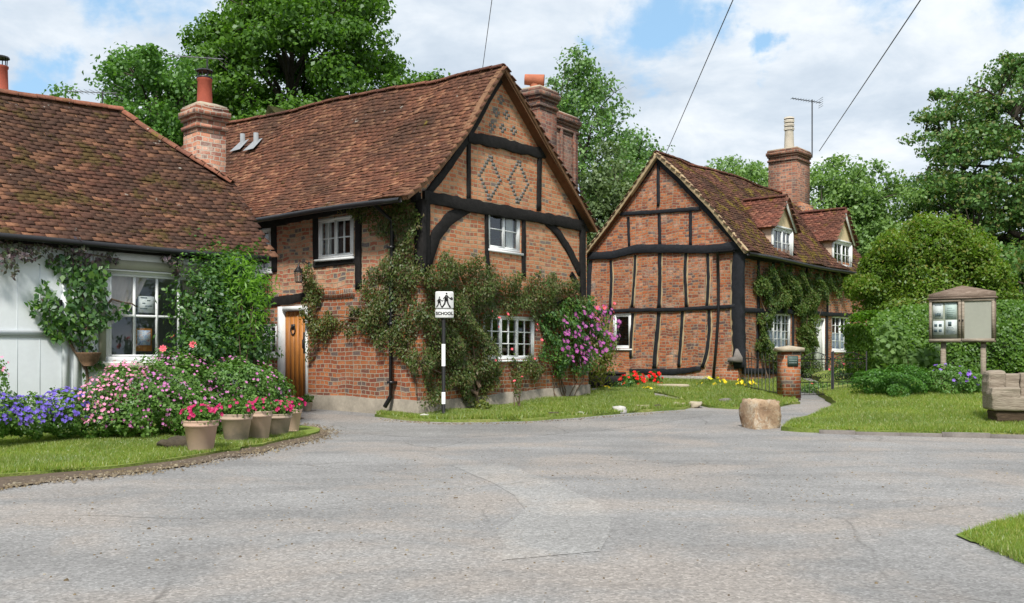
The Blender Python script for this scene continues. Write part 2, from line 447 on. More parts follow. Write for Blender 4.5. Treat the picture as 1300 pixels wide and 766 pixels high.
def m_door():
    n = NT('varnished_oak'); tc = n.n('ShaderNodeTexCoord').outputs['Object']
    s = n.n('ShaderNodeMapping', {'Vector': tc, 'Scale': (14, 14, 1.0)}).outputs[0]
    g = n.noise(s, 2.2, 6, .6, 1.2)
    c = n.ramp(g, [(.25, (.24, .080, .014)), (.5, (.44, .165, .03)), (.75, (.56, .25, .06))])
    big = n.noise(tc, 1.6, 3); c = n.mix(n.ramp(big, [(.4, 0), (.65, .4)]), c, (.16, .06, .015))
    n.principled(c, .5, n.bump(g, .3, .006), 0, .35); return n.m
oak = m_door()
def m_weathered(name, a, b):
    n = NT(name); tc = n.n('ShaderNodeTexCoord').outputs['Object']
    s = n.n('ShaderNodeMapping', {'Vector': tc, 'Scale': (1.6, 9, 14)}).outputs[0]
    g = n.noise(s, 3, 7, .7, .8); c = n.ramp(g, [(.3, a), (.7, b)])
    n.principled(c, .85, n.bump(g, .9, .012), 0, .15); return n.m
greywood = m_weathered('weathered_grey_oak', (.16, .125, .095), (.40, .345, .275))
boardwood = m_weathered('weathered_board_oak', (.11, .075, .055), (.30, .235, .19))
darkwood = m_weathered('dark_oak', (.05, .035, .025), (.13, .09, .06))  # darker oak tone, used for the base log of the bench

brick_low = m_brick('red_brick', [(0, (.30, .09, .038)), (.22, (.40, .14, .055)), (.45, (.33, .10, .046)), (.62, (.45, .175, .08)), (.76, (.24, .075, .045)), (.86, (.15, .11, .10)), (.93, (.20, .08, .055))],
                    (.44, .375, .29), pale=.2, dark=.32, ms=.0105)
brick_up = m_brick('buff_orange_brick', [(0, (.43, .17, .10)), (.2, (.52, .25, .15)), (.42, (.38, .13, .08)), (.56, (.56, .32, .20)), (.70, (.28, .125, .09)), (.80, (.16, .135, .13)), (.92, (.48, .25, .16))],
                   (.50, .41, .28), pale=.34, dark=.22, ms=.013, dist=.02)
brick_gab = m_brick('orange_gable_brick', [(0, (.48, .18, .085)), (.25, (.54, .235, .12)), (.5, (.43, .145, .07)), (.68, (.57, .28, .15)), (.84, (.33, .13, .08)), (.95, (.21, .16, .14))],
                   (.50, .40, .26), pale=.22, dark=.12, ms=.012, dist=.012)
brick_h3 = m_brick('old_orange_brick', [(0, (.40, .125, .052)), (.2, (.30, .095, .05)), (.38, (.46, .17, .072)), (.55, (.22, .08, .055)), (.68, (.42, .14, .06)), (.82, (.14, .09, .085)), (.9, (.50, .22, .12))],
                   (.40, .32, .23), pale=.5, dark=.32, ms=.011, bh=.084, dist=.022)
brick_ch1 = m_brick('pale_chimney_brick', [(0, (.42, .19, .12)), (.2, (.33, .13, .085)), (.4, (.50, .28, .19)), (.6, (.26, .11, .08)), (.75, (.46, .22, .15)), (.9, (.2, .12, .1))],
                    (.50, .44, .36), pale=.5, dark=.25, ms=.010)
brick_ch2 = m_brick('dark_chimney_brick', [(0, (.17, .07, .05)), (.25, (.12, .06, .05)), (.45, (.22, .09, .06)), (.65, (.09, .06, .055)), (.85, (.25, .11, .07))],
                    (.27, .22, .17), pale=.2, dark=.55, ms=.008)
tile2 = m_tile('clay_tiles', [(0, (0.096, 0.050, 0.038)), (.2, (0.176, 0.076, 0.050)), (.45, (0.216, 0.094, 0.059)), (.65, (0.120, 0.058, 0.043)), (.82, (0.296, 0.132, 0.076)), (.94, (0.384, 0.208, 0.124)), (1, (0.240, 0.120, 0.072))], moss=.3)
tile1 = m_tile('mossy_clay_tiles', [(0, (0.062, 0.039, 0.031)), (.25, (0.098, 0.053, 0.039)), (.45, (0.133, 0.062, 0.044)), (.62, (0.074, 0.047, 0.037)), (.8, (0.203, 0.098, 0.061)), (.92, (0.328, 0.164, 0.094)), (1, (0.234, 0.117, 0.070))], moss=.72, mosscol=(.060, .042, .017))
tile3 = m_tile('brown_mossy_tiles', [(0, (0.085, 0.048, 0.039)), (.25, (0.145, 0.068, 0.051)), (.5, (0.178, 0.081, 0.058)), (.7, (0.111, 0.058, 0.047)), (.88, (0.255, 0.119, 0.076)), (1, (0.323, 0.162, 0.102))], moss=.75, mosscol=(.13, .095, .02))
tiled_ = m_tile('red_dormer_tiles', [(0, (.10, .05, .045)), (.3, (.22, .085, .062)), (.55, (.28, .11, .075)), (.75, (.13, .06, .05)), (1, (.40, .18, .12))], moss=.6, mosscol=(.13, .08, .02))
ridgem = m_tile('ridge_tiles', [(0, (.30, .12, .07)), (.5, (.38, .16, .10)), (1, (.26, .10, .07))], moss=.5)
mossm = m_plain('moss', (.10, .095, .02), .95, .5, 9, .8)

# ------------------------------------------------------------------ sky, sun, camera
SUN_EL, SUN_AZ = R(50), R(188)          # azimuth of the sun measured clockwise from +Y (north)
w = bpy.data.worlds.new('World'); scene.world = w; w.use_nodes = True
t = w.node_tree; t.nodes.clear()
class WN(NT):
    def __init__(s): s.t = t
wn = WN()
sky = wn.n('ShaderNodeTexSky', sky_type='NISHITA'); sky.sun_disc = False; sky.sun_elevation = SUN_EL; sky.sun_rotation = SUN_AZ
sky.air_density = 1.0; sky.dust_density = .6; sky.ozone_density = 1.5
tc = wn.n('ShaderNodeTexCoord').outputs['Generated']
sep = wn.n('ShaderNodeSeparateXYZ', {0: tc})
den = wn.math('ADD', wn.math('MAXIMUM', sep.outputs[2], 0.0), .22)
px_ = wn.math('DIVIDE', sep.outputs[0], den); py_ = wn.math('DIVIDE', sep.outputs[1], den)
cv = wn.n('ShaderNodeCombineXYZ', {0: px_, 1: py_, 2: 0.0}).outputs[0]
n1 = wn.noise(cv, 1.5, 9, .56, .25)
n2 = wn.noise(wn.n('ShaderNodeVectorMath', {0: cv, 1: (4.3, 1.7, 9)}, operation='ADD').outputs[0], .85, 7, .55, .2)
n3 = wn.noise(wn.n('ShaderNodeVectorMath', {0: cv, 1: (1.3, 8.7, 2)}, operation='ADD').outputs[0], 3.2, 8, .6, .3)
wtc = wn.n('ShaderNodeTexNoise', {'Vector': tc, 'Scale': 9.0, 'Detail': 7, 'Roughness': .6}).outputs[1]
wtc = wn.n('ShaderNodeVectorMath', {0: wtc, 1: (.5, .5, .5)}, operation='SUBTRACT').outputs[0]
wtc = wn.n('ShaderNodeVectorMath', {0: wtc, 'Scale': .17}, operation='SCALE').outputs[0]
wtc = wn.n('ShaderNodeVectorMath', {0: wtc, 1: tc}, operation='ADD').outputs[0]
def gap(px, py, rad, k=1.0):
    d = Vector(((px-CX)/F, 1, (HY-py)/F)).normalized()
    dp = wn.n('ShaderNodeVectorMath', {0: wtc, 1: tuple(d)}, operation='DISTANCE').outputs[1]
    return wn.math('MULTIPLY', wn.math('SUBTRACT', 1.0, wn.math('DIVIDE', dp, rad), True), k)
g = None
for a in ((845, 35, .085, 1.0), (775, 40, .05, .8), (900, 42, .05, .8), (962, 70, .035, 1.0), (985, 100, .03, .7), (130, 2, .06, .9), (38, 95, .05, 1.0), (200, -30, .09, .8), (1260, 0, .07, .8), (1110, -60, .1, .8), (-200, 60, .2, .8), (1700, 100, .25, .7), (850, -200, .2, .9)):
    q = gap(*a); g = q if g is None else wn.math('MAXIMUM', g, q)
mask = wn.math('SUBTRACT', wn.math('ADD', wn.math('MULTIPLY', n3, 1.1), .34), wn.math('MULTIPLY', g, .62))
cl = wn.ramp(mask, [(.36, 0), (.72, 1)], 'EASE')
shade = wn.ramp(wn.math('ADD', wn.math('MULTIPLY', n2, .65), wn.math('MULTIPLY', n3, .35)), [(.38, (.44, .53, .64)), (.48, (.62, .70, .79)), (.56, (.84, .885, .93)), (.64, (.99, .99, .99))])
CL = 7.2
cloud = wn.mix(1.0, shade, (CL, CL, CL), 'MULTIPLY')
blue = wn.mix(1.0, sky.outputs[0], (1.0, 1.05, 1.0), 'MULTIPLY')
blue = wn.mix(.55, blue, (2.9, 4.9, 7.0))
skc = wn.mix(cl, blue, cloud)
# lower hemisphere: dull ground glow
bg = wn.n('ShaderNodeBackground', {'Color': skc, 'Strength': .10})
wo = wn.n('ShaderNodeOutputWorld'); t.links.new(bg.outputs[0], wo.inputs[0])

sd = bpy.data.lights.new('sun', 'SUN'); sd.energy = 3.0; sd.angle = R(9); sd.color = (1, .955, .88)
so = bpy.data.objects.new('sun', sd); col.objects.link(so)
sv = Vector((math.sin(SUN_AZ)*math.cos(SUN_EL), math.cos(SUN_AZ)*math.cos(SUN_EL), math.sin(SUN_EL)))
so.rotation_euler = sv.to_track_quat('Z', 'Y').to_euler(); so.location = sv*60

cd = bpy.data.cameras.new('camera'); cam = bpy.data.objects.new('camera', cd); col.objects.link(cam)
cam.location = (0, 0, EYE); cam.rotation_euler = (R(90), 0, 0); cd.lens = 36*F/1300; cd.sensor_width = 36
cd.shift_y = (HY-383)/1300; cd.clip_start = .1; cd.clip_end = 3000
scene.camera = cam
vs = scene.view_settings; vs.view_transform = 'Standard'; vs.look = 'None'; vs.gamma = 1; vs.exposure = 0.68; vs.use_curve_mapping = False
scene.render.engine = 'CYCLES'; scene.cycles.max_bounces = 6; scene.cycles.transparent_max_bounces = 12
scene.render.resolution_x = 1024; scene.render.resolution_y = 603

# ------------------------------------------------------------------ building helpers
def ray_local(h, px, py):
    M = h.matrix_world if h.matrix_world != Matrix.Identity(4) else Matrix.Translation(h.location) @ Matrix.Rotation(h.rotation_euler.z, 4, 'Z')
    M = Matrix.Translation(h.location) @ Matrix.Rotation(h.rotation_euler.z, 4, 'Z')
    I = M.inverted(); o = I @ Vector((0, 0, EYE)); d = I.to_3x3() @ Vector(((px-CX)/F, 1, (HY-py)/F))
    return o, d
def pick(h, axis, val, px, py):
    o, d = ray_local(h, px, py); k = (val-o[axis])/d[axis]; return o+d*k
BEAMN = [0]
def beam(parent, fn, pts, w, off=.035, name='timber_beam', mat=None, jit=.07, step=.14, depth=.06, ww=None, label=None):
    BEAMN[0] += 1; off = off+(BEAMN[0] % 9)*.0023
    P = [Vector((a, z)) for a, z in pts]; Q = []; W = []
    if ww is None: ww = [w]*len(P)
    for i in range(len(P)-1):
        L = (P[i+1]-P[i]).length; k = max(1, int(L/step))
        for j in range(k): Q.append(P[i].lerp(P[i+1], j/k)); W.append(ww[i]+(ww[i+1]-ww[i])*j/k)
    Q.append(P[-1]); W.append(ww[-1]); n = len(Q)
    if n > 6:   # ease the corners
        Q = [Q[0]]+[(Q[i-1]+Q[i]*2+Q[i+1])/4 for i in range(1, n-1)]+[Q[-1]]
    r = random.Random(BEAMN[0]*13); Lf = []; Rt = []
    for i in range(n):
        tt = (Q[min(n-1, i+1)]-Q[max(0, i-1)]).normalized(); nn = Vector((-tt.y, tt.x))
        Lf.append(Q[i]+nn*(W[i]/2*(1+r.uniform(-jit, jit)*1.6))); Rt.append(Q[i]-nn*(W[i]/2*(1+r.uniform(-jit, jit)*1.6)))
    mb = MB(); vs = []
    for l, q in zip(Lf, Rt):
        c = .12*W[0]; d1 = (q-l).normalized()*min(.006, W[0]*.1)
        o2 = off+r.uniform(-.004, .004)
        vs += [fn(l.x, l.y, -depth), fn(l.x, l.y, off-.005), fn(l.x+d1.x, l.y+d1.y, o2), fn(q.x-d1.x, q.y-d1.y, o2), fn(q.x, q.y, off-.005), fn(q.x, q.y, -depth)]
    fs = []
    for i in range(n-1):
        for k in range(5): fs.append((i*6+k, i*6+k+1, (i+1)*6+k+1, (i+1)*6+k))
    fs.append(tuple(range(6))); fs.append(tuple((n-1)*6+k for k in range(6)))
    mb.add(vs, fs); return mb.build(name, mat or timber, parent, label=label)
def window(parent, fn, a0, a1, z0, z1, lights=2, cols=2, rows=2, sill=True, curtain=None, name='window', mat=None, label=None, out=0.0, fw=.055, bar=.022, full=None, rowpos=None, cmat=None, open_leaf=False):
    mat = mat or white
    if a0 > a1: a0, a1 = a1, a0
    mb = MB(); o0, o1 = out-.10, out-.015
    mb.fbox(fn, a0, a1, z1-fw, z1, o0, o1); mb.fbox(fn, a0, a1, z0, z0+fw, o0, o1)
    mb.fbox(fn, a0, a0+fw, z0+fw, z1-fw, o0, o1); mb.fbox(fn, a1-fw, a1, z0+fw, z1-fw, o0, o1)
    ia0, ia1, iz0, iz1 = a0+fw, a1-fw, z0+fw, z1-fw
    lw = (ia1-ia0)/lights
    for l in range(lights):
        la, lb = ia0+l*lw, ia0+(l+1)*lw
        cf = .035
        mb.fbox(fn, la+.003, la+cf, iz0, iz1, o0+.02, o1-.008); mb.fbox(fn, lb-cf, lb-.003, iz0, iz1, o0+.02, o1-.008)
        mb.fbox(fn, la+cf, lb-cf, iz1-cf, iz1-.002, o0+.02, o1-.009); mb.fbox(fn, la+cf, lb-cf, iz0+.002, iz0+cf, o0+.02, o1-.009)
        for c in range(1, cols):
            x = la+cf+(lb-la-2*cf)*c/cols; mb.fbox(fn, x-bar/2, x+bar/2, iz0+cf, iz1-cf, o0+.03, o1-.022)
        for r_ in range(1, rows):
            z = iz0+cf+(iz1-iz0-2*cf)*(rowpos[r_-1] if rowpos else r_/rows); mb.fbox(fn, la+cf, lb-cf, z-bar/2, z+bar/2, o0+.028, o1-.024)
    fr = mb.build(name, mat, parent, label=label)
    g = MB(); g.add([fn(ia0, iz0, o0+.038), fn(ia1, iz0, o0+.038), fn(ia1, iz1, o0+.038), fn(ia0, iz1, o0+.038)], [(0, 1, 2, 3)]); pn = g.build('pane', glass, parent=fr if full is None else full)
    if sill:
        s_ = MB(); s_.fbox(fn, a0-.05, a1+.05, z0-.05, z0-.004, out-.1, out+.05); s_.build('sill', mat, fr if full is None else full)
    if curtain:
        for ca, cb, cz0, cz1 in curtain:
            m = MB(); n = 26; vs = []
            for i in range(n+1):
                a = ia0+(ia1-ia0)*(ca+(cb-ca)*i/n); o = o0-.07+.018*math.sin(i*1.9)
                vs += [fn(a, iz0+(iz1-iz0)*cz0, o), fn(a, iz0+(iz1-iz0)*cz1, o)]
            m.add(vs, [(2*i, 2*i+2, 2*i+3, 2*i+1) for i in range(n)]); m.build('curtain', cmat or curtainm, fr if full is None else full)
    return fr
def rect(a0, a1, z0, z1):
    if a0 > a1: a0, a1 = a1, a0
    return [(a0, z0), (a1, z0), (a1, z1), (a0, z1)]
def tiles(mb, Pf, L, S, clip=None, gauge=.118, tw=.172, seed=1, mi=0, tilt=.20, th=.017, u0=0.0, v0=0.0):
    r = np.random.default_rng(seed); rows = int((S-v0)/gauge)+1; cols = int(L/tw)+1
    rr, cc = np.meshgrid(np.arange(rows), np.arange(cols), indexing='ij'); rr = rr.ravel(); cc = cc.ravel(); n = len(rr)
    u = u0+cc*tw+(rr % 2)*tw*.5+r.normal(0, .005, n)+tw*.0; v = v0+rr*gauge+r.normal(0, .005, n)
    m = (u < u0+L) & (v < S-.13)
    if clip is not None: m &= clip(u, v)
    u = u[m]; v = v[m]; n = len(u)
    P = Pf(u, v); e = .02
    du = unit(Pf(u+e, v)-Pf(u-e, v)); dv = unit(Pf(u, np.minimum(v+e, S))-Pf(u, v-e)); nn = unit(np.cross(du, dv)); nn *= np.sign(nn[:, 2:3])
    ang = r.normal(0, .022, n)[:, None]; du2 = du*np.cos(ang)+dv*np.sin(ang); dv2 = dv*np.cos(ang)-du*np.sin(ang)
    tl = (tilt+r.normal(0, .03, n))[:, None]; up = unit(dv2*1-nn*tl); nt = unit(nn+dv2*tl)
    w_ = (tw*.487)*(1+r.normal(0, .015, n))[:, None]; ln = .178; lift = (.030+r.normal(0, .004, n))[:, None]
    roll = r.normal(0, .0035, n)[:, None]
    A = P+nn*lift
    c = []
    for sx in (-1, 1):
        c.append((A+du2*w_*sx+nt*roll*sx, A+up*ln+du2*w_*sx))
    lo0, hi0 = c[0]; lo1, hi1 = c[1]
    V = np.stack([lo0, lo1, hi1, hi0, lo0-nt*th, lo1-nt*th, hi1-nt*th, hi0-nt*th], 1).reshape(-1, 3)
    b = (np.arange(n)*8)[:, None]
    Fq = np.concatenate([b+np.array([[0, 1, 2, 3]]), b+np.array([[0, 4, 5, 1]]), b+np.array([[0, 3, 7, 4]]), b+np.array([[1, 5, 6, 2]])], 0)
    mb.arrays(V, Fq, mi)
def deck(mb, Pf, L, S, clip=None, nu=24, nv=14, th=.10, mi=1):
    """boarding below the tiles"""
    U, Vv = np.meshgrid(np.linspace(0, L, nu+1), np.linspace(0, S, nv+1), indexing='ij')
    P = Pf(U.ravel(), Vv.ravel()).reshape(nu+1, nv+1, 3); e = .02
    base = len(mb.v)
    Nn = np.cross(P[1, 0]-P[0, 0], P[0, 1]-P[0, 0]); Nn /= np.linalg.norm(Nn); Nn *= np.sign(Nn[2])
    top = (P-Nn*.0).reshape(-1, 3); bot = (P-Nn*th).reshape(-1, 3); n1_ = len(top)
    vs = list(map(tuple, top))+list(map(tuple, bot)); fs = []
    uc = (U[:-1, :-1]+U[1:, 1:])/2; vc = (Vv[:-1, :-1]+Vv[1:, 1:])/2
    ok = np.ones(uc.shape, bool) if clip is None else clip(uc.ravel(), vc.ravel()).reshape(uc.shape)
    for i in range(nu):
        for j in range(nv):
            if not ok[i, j]: continue
            a = i*(nv+1)+j; q = (a, a+nv+1, a+nv+2, a+1); fs.append(q); fs.append(tuple(n1_+x for x in q))
            if i == 0: fs.append((a, a+1, n1_+a+1, n1_+a))
            if i == nu-1: fs.append((a+nv+1, a+nv+2, n1_+a+nv+2, n1_+a+nv+1))
            if j == 0: fs.append((a, a+nv+1, n1_+a+nv+1, n1_+a))
    mb.add(vs, fs, mi)
def ridge(mb, pts, r=.11, seg=.32, mi=2, seed=3, drop=.03):
    rr = random.Random(seed); P = [Vector(p) for p in pts]
    L = [0]
    for i in range(len(P)-1): L.append(L[-1]+(P[i+1]-P[i]).length)
    def at_(s):
        for i in range(len(P)-1):
            if s <= L[i+1]+1e-6: return P[i].lerp(P[i+1], (s-L[i])/(L[i+1]-L[i]))
        return P[-1]
    n = int(L[-1]/seg)
    for k in range(n):
        a = at_(k*seg); b = at_((k+1)*seg-.012); tt = (b-a).normalized(); x = tt.cross(Vector((0, 0, 1))).normalized(); y = x.cross(tt).normalized()
        lz = rr.uniform(-.008, .012); vs = []
        for e_, rad in ((a, r*1.02), (b, r*.96)):
            for kk in range(9):
                th = PI*kk/8; vs.append(e_+x*(rad*math.cos(th))+y*(rad*.8*math.sin(th)-drop+lz))
            for kk in range(9):
                th = PI*(8-kk)/8; vs.append(e_+x*((rad-.02)*math.cos(th))+y*((rad-.02)*.8*math.sin(th)-drop+lz))
        fs = [(i, (i+1) % 18, 18+(i+1) % 18, 18+i) for i in range(18)]+[tuple(range(18)), tuple(range(18, 36))]
        mb.add(vs, fs, mi)
def profile_fn(prof, y0, hog=0.0, wob=.012, sgn=1, seed=0.0):
    """prof: list of (x,z) from eave to ridge; returns P(u,v) with u along +y, v up the slope in metres"""
    A = np.array(prof, float); d = np.concatenate([[0], np.cumsum(np.linalg.norm(np.diff(A, axis=0), axis=1))])
    # smooth
    s = np.linspace(0, d[-1], 60); X = np.interp(s, d, A[:, 0]); Z = np.interp(s, d, A[:, 1])
    for _ in range(12):
        X[1:-1] = (X[:-2]+X[1:-1]*2+X[2:])/4; Z[1:-1] = (Z[:-2]+Z[1:-1]*2+Z[2:])/4
    S = d[-1]
    def P(u, v):
        u = np.asarray(u, float); v = np.asarray(v, float)
        x = np.interp(v, s, X)+np.where(v < 0, v, 0)*(X[1]-X[0])/(s[1]-s[0]); z = np.interp(v, s, Z)+np.where(v < 0, v, 0)*(Z[1]-Z[0])/(s[1]-s[0])
        q = v/S; y = y0+u
        z = z+hog*y*q+wob*np.sin(y*1.1+seed+q*2)*(.4+q)+wob*.8*np.sin(y*2.7+q*5+seed)+.35*wob*np.sin(y*5.1+q*9)
        return np.stack([x, y, z], -1)
    return P, S
def chimney_stack(parent, cx, cy, sx, sy, z0, z1, mat, cap=3, capz=.1, label=None, slopecap=None, name='chimney', strips=False):
    mb = MB(); h = .075
    top = z1-.06
    mb.box(cx-sx/2, cx+sx/2, cy-sy/2, cy+sy/2, z0, top-.55)
    e = 0; z = top-.55
    for k, (de, hh) in enumerate(((.0, .10), (.035, .075), (.0, .10), (.04, .075), (.075, .12), (.04, .08))[:cap*2]):
        mb.box(cx-sx/2-de, cx+sx/2+de, cy-sy/2-de, cy+sy/2+de, z, z+hh); z += hh
    # mortar flaunching
    a = .02; b = min(sx, sy)*.22
    n = [(cx-sx/2-a, cy-sy/2-a), (cx+sx/2+a, cy-sy/2-a), (cx+sx/2+a, cy+sy/2+a), (cx-sx/2-a, cy+sy/2+a)]
    m_ = [(cx-sx/2+b, cy-sy/2+b), (cx+sx/2-b, cy-sy/2+b), (cx+sx/2-b, cy+sy/2-b), (cx-sx/2+b, cy+sy/2-b)]
    mb.add([(p[0], p[1], z) for p in n]+[(p[0], p[1], z+.03) for p in n]+[(p[0], p[1], z+.10) for p in m_],
           [(0, 1, 5, 4), (1, 2, 6, 5), (2, 3, 7, 6), (3, 0, 4, 7), (4, 5, 9, 8), (5, 6, 10, 9), (6, 7, 11, 10), (7, 4, 8, 11), (8, 9, 10, 11)], 1)
    if strips:
        for k in (-1, 1): mb.box(cx+k*sx*.30-.05, cx+k*sx*.30+.05, cy-sy/2-.05, cy-sy/2-.0, z0, top-.42)
    o = mb.build(name, [mat, stonem if slopecap is None else slopecap], parent, label=label); return o, z+.08
def wire_line(name, a, b, r, label, group, sag=.12, n=14):
    a = Vector(a); b = Vector(b); mb = MB()
    mb.tube([a.lerp(b, i/n)+Vector((0, 0, -sag*4*(i/n)*(1-i/n))) for i in range(n+1)], r, 5)
    return tag(mb.build(name, plastic, None, True, uv=False), label, 'overhead wire', group)
def lantern(parent, fn, a, z):
    mb = MB()
    P = lambda da, dz, o: fn(a+da, z+dz, o)
    mb.fbox(fn, a-.03, a+.03, z+.17, z+.32, .0, .02); mb.tube([P(0, .28, .02), P(0, .31, .14), P(0, .30, .27), P(0, .24, .30)], .011, 6)
    mb.tube([P(0, .2, .02), P(0, .24, .12), P(0, .30, .2)], .007, 5)
    c = P(0, 0, .30)
    def ring(r, dz): return [(c[0]+r*math.cos(PI/6+k*PI/3), c[1]+r*math.sin(PI/6+k*PI/3), c[2]+dz) for k in range(6)]
    def fr(r0, z0, r1, z1):
        A = ring(r0, z0)+ring(r1, z1); mb.add(A, [(k, (k+1) % 6, 6+(k+1) % 6, 6+k) for k in range(6)])
    fr(.105, .10, .085, .12); fr(.085, .12, .03, .20); fr(.03, .20, .012, .25); fr(.105, .085, .105, .10); fr(.06, -.14, .07, -.12); fr(.07, -.12, .09, .085) if False else None
    mb.add(ring(.105, .085), [(0, 1, 2, 3, 4, 5)]); mb.add(ring(.07, -.14), [(0, 1, 2, 3, 4, 5)]); mb.add(ring(.07, -.12), [(0, 1, 2, 3, 4, 5)])
    for p, q in zip(ring(.068, -.13), ring(.092, .09)): mb.tube([p, q], .008, 4)
    o = mb.build('wall_lantern', blackiron, parent, label='black six sided carriage lantern')
    g = MB(); A = ring(.06, -.12)+ring(.084, .085); g.add(A, [(k, (k+1) % 6, 6+(k+1) % 6, 6+k) for k in range(6)]); g.build('glass', glass, o)
    return o
# ================================================================== terrain and roads
far = 900
gm = m_plain('meadow_ground', (.075, .105, .028), .95, .35, .6, .3)
soil = m_plain('dark_soil', (.12, .09, .065), .98, .45, 9, .9)
def m_grass():
    n = NT('mown_grass'); tc = n.n('ShaderNodeTexCoord').outputs['Object']
    a = n.noise(tc, 1.3, 5, .65); b = n.noise(tc, 30, 4, .7)
    c = n.ramp(a, [(.3, (.12, .18, .035)), (.5, (.19, .25, .055)), (.7, (.30, .30, .11))]); c = n.mix(.5, c, n.ramp(b, [(.3, .22), (.7, .72)]), 'OVERLAY')
    n.principled(c, .95, n.bump(b, .8, .03), 0, .1); return n.m
grassm = m_grass()
def m_asphalt(name, base, pink=.5, scale=1.0, crack=True):
    n = NT(name); tc = n.n('ShaderNodeTexCoord').outputs['Object']
    a = n.noise(tc, .35, 6, .6, .6); b = n.noise(tc, 60, 3, .8)
    st = n.n('ShaderNodeMapping', {'Vector': tc, 'Rotation': (0, 0, R(24)), 'Scale': (.30, 1.15, 1)}).outputs[0]
    trk = n.noise(st, 1.1, 6, .6, .5)
    vor = n.n('ShaderNodeTexVoronoi', {'Vector': tc, 'Scale': 60, 'Randomness': 1.0})
    c = n.ramp(a, [(.3, tuple(v*.84 for v in base)), (.5, base), (.7, tuple(min(1, v*1.16) for v in base))])
    c = n.mix(n.ramp(trk, [(.42, 0), (.66, .6)]), c, tuple(v*.66 for v in base))
    p = n.noise(n.n('ShaderNodeVectorMath', {0: tc, 1: (5, 3, 0)}, operation='ADD').outputs[0], .55, 5, .6, .4)
    c = n.mix(n.ramp(p, [(.47, 0), (.60, pink)]), c, (base[0]*1.22, base[1]*1.09, base[2]*.98))
    gr = n.n('ShaderNodeSeparateColor', {0: vor.outputs['Color']}).outputs[0]
    c = n.mix(.46, c, n.ramp(gr, [(0, .18), (.4, .44), (.8, .60), (1, .92)]), 'OVERLAY')
    c = n.mix(n.ramp(n.noise(tc, 14, 5, .8), [(.3, .40), (.5, 0)]), c, tuple(v*.55 for v in base))
    if crack:
        dn_ = n.n('ShaderNodeTexNoise', {'Vector': tc, 'Scale': 1.4, 'Detail': 6}).outputs[1]
        wv = n.mix(.22, tc, dn_)
        v2 = n.n('ShaderNodeTexVoronoi', {'Vector': wv, 'Scale': .42}, feature='DISTANCE_TO_EDGE').outputs[0]
        ck = n.math('MULTIPLY', n.ramp(v2, [(.0, 1), (.006, 0)]), n.ramp(n.noise(tc, .5, 3), [(.48, 0), (.62, .5)]))
        c = n.mix(ck, c, (.07, .065, .06))
    n.principled(c, .93, n.bump(n.math('ADD', gr, b), .75, .006), 0, .2); return n.m
asph = m_asphalt('worn_asphalt', (.266, .262, .258), .6)
asph2 = m_asphalt('smooth_tarmac_patch', (.300, .296, .289), .5)
asph3 = m_asphalt('dark_tarmac', (.255, .250, .243), .4)

mb = MB(); xs = np.concatenate([np.linspace(-far, -60, 8), np.linspace(-50, 50, 101), np.linspace(60, far, 8)])
ys = np.concatenate([[-300, -100, -40], np.linspace(-20, 70, 91), [90, 130, 200, 400, far]])
X, Y = np.meshgrid(xs, ys, indexing='ij'); Z = H(X, Y)-.16-.25*((Y > 45) & (Y < 60))*0
mb.arrays(np.stack([X, Y, Z], -1).reshape(-1, 3), np.array([(i*len(ys)+j, (i+1)*len(ys)+j, (i+1)*len(ys)+j+1, i*len(ys)+j+1) for i in range(len(xs)-1) for j in range(len(ys)-1)]))
struct(mb.build('ground', gm, uv=False))
road_poly = [(-16, -9), (26, -9), (26, 17), (14, 22), (12, 33), (2, 33), (-1.9, 24), (-5.2, 24.6), (-8, 24), (-8, 10), (-16, 9)]
struct(sheet('road', road_poly, lambda x, y: H(x, y), asph, 1.0))
# smoother reinstated strip and other patches
pp = [at(572, 592), at(640, 588), at(700, 612), at(758, 640), at(776, 660), at(776, 678), at(760, 700), at(640, 712), at(632, 677), at(668, 648), at(640, 622), at(606, 606)]
struct(sheet('road_patch', dens(pp, .4, .03, 2), lambda x, y: H(x, y)+.003, asph2, .5, .02))
pp = [at(430, 536), at(520, 541), at(640, 540), at(760, 533), at(860, 523), at(905, 521), at(900, 528), at(820, 540), at(700, 552), at(560, 556), at(470, 552), at(400, 545)]
struct(sheet('road_patch', dens(pp, .4, .05, 3), lambda x, y: H(x, y)+.003, asph3, .5, .06))
# ---- left verge with flower bed
G1 = (-4.35, 17.0)
# rough outline of the verge on the left
fr = [at(-260, 640), at(-120, 622), at(0, 607), at(100, 600), at(170, 593), at(240, 583), at(300, 573), at(350, 563), at(385, 556), at(404, 550), at(396, 546), at(378, 543)]
LV = fr+[(-4.15, 17.3), (-4.0, 17.8), (-16, 17.8), (-16, 8.2)]
def zLV(x, y):
    return H(x, y)+.045+.10*np.clip((np.asarray(y)-12.2)/2.5, 0, 1)*np.clip((-np.asarray(x)-3.6)/1.5, 0, 1)
frs = [at(-260, 652), at(-120, 633), at(0, 620), at(100, 608), at(170, 601), at(240, 591), at(300, 580), at(350, 570), at(392, 560), at(412, 551), at(400, 544), at(378, 540)]
struct(sheet('soil_edge', frs+[(-4.0, 17.4), (-4.0, 18), (-16.2, 18), (-16.2, 8.0)], lambda x, y: H(x, y)+.014, soil, .25, .13))
gl = sheet('grass_verge', LV, zLV, grassm, .25, .09, .05, mats=[grassm, grassm]); struct(gl)
g = MB(); grass_blades(g, LV, lambda x, y: zLV(x, y), 5200, .045, 5, .0055, avoid=lambda x, y: (y > 15.0) | (x < -12)|(((np.asarray(x)+3.1)**2/1.5+(np.asarray(y)-14.6)**2/3 < 0)))
gb = m_leaf('grass_blade', [(.11, .19, .03), (.17, .26, .045), (.24, .31, .07), (.20, .24, .06), (.36, .35, .15)], .4, .04)
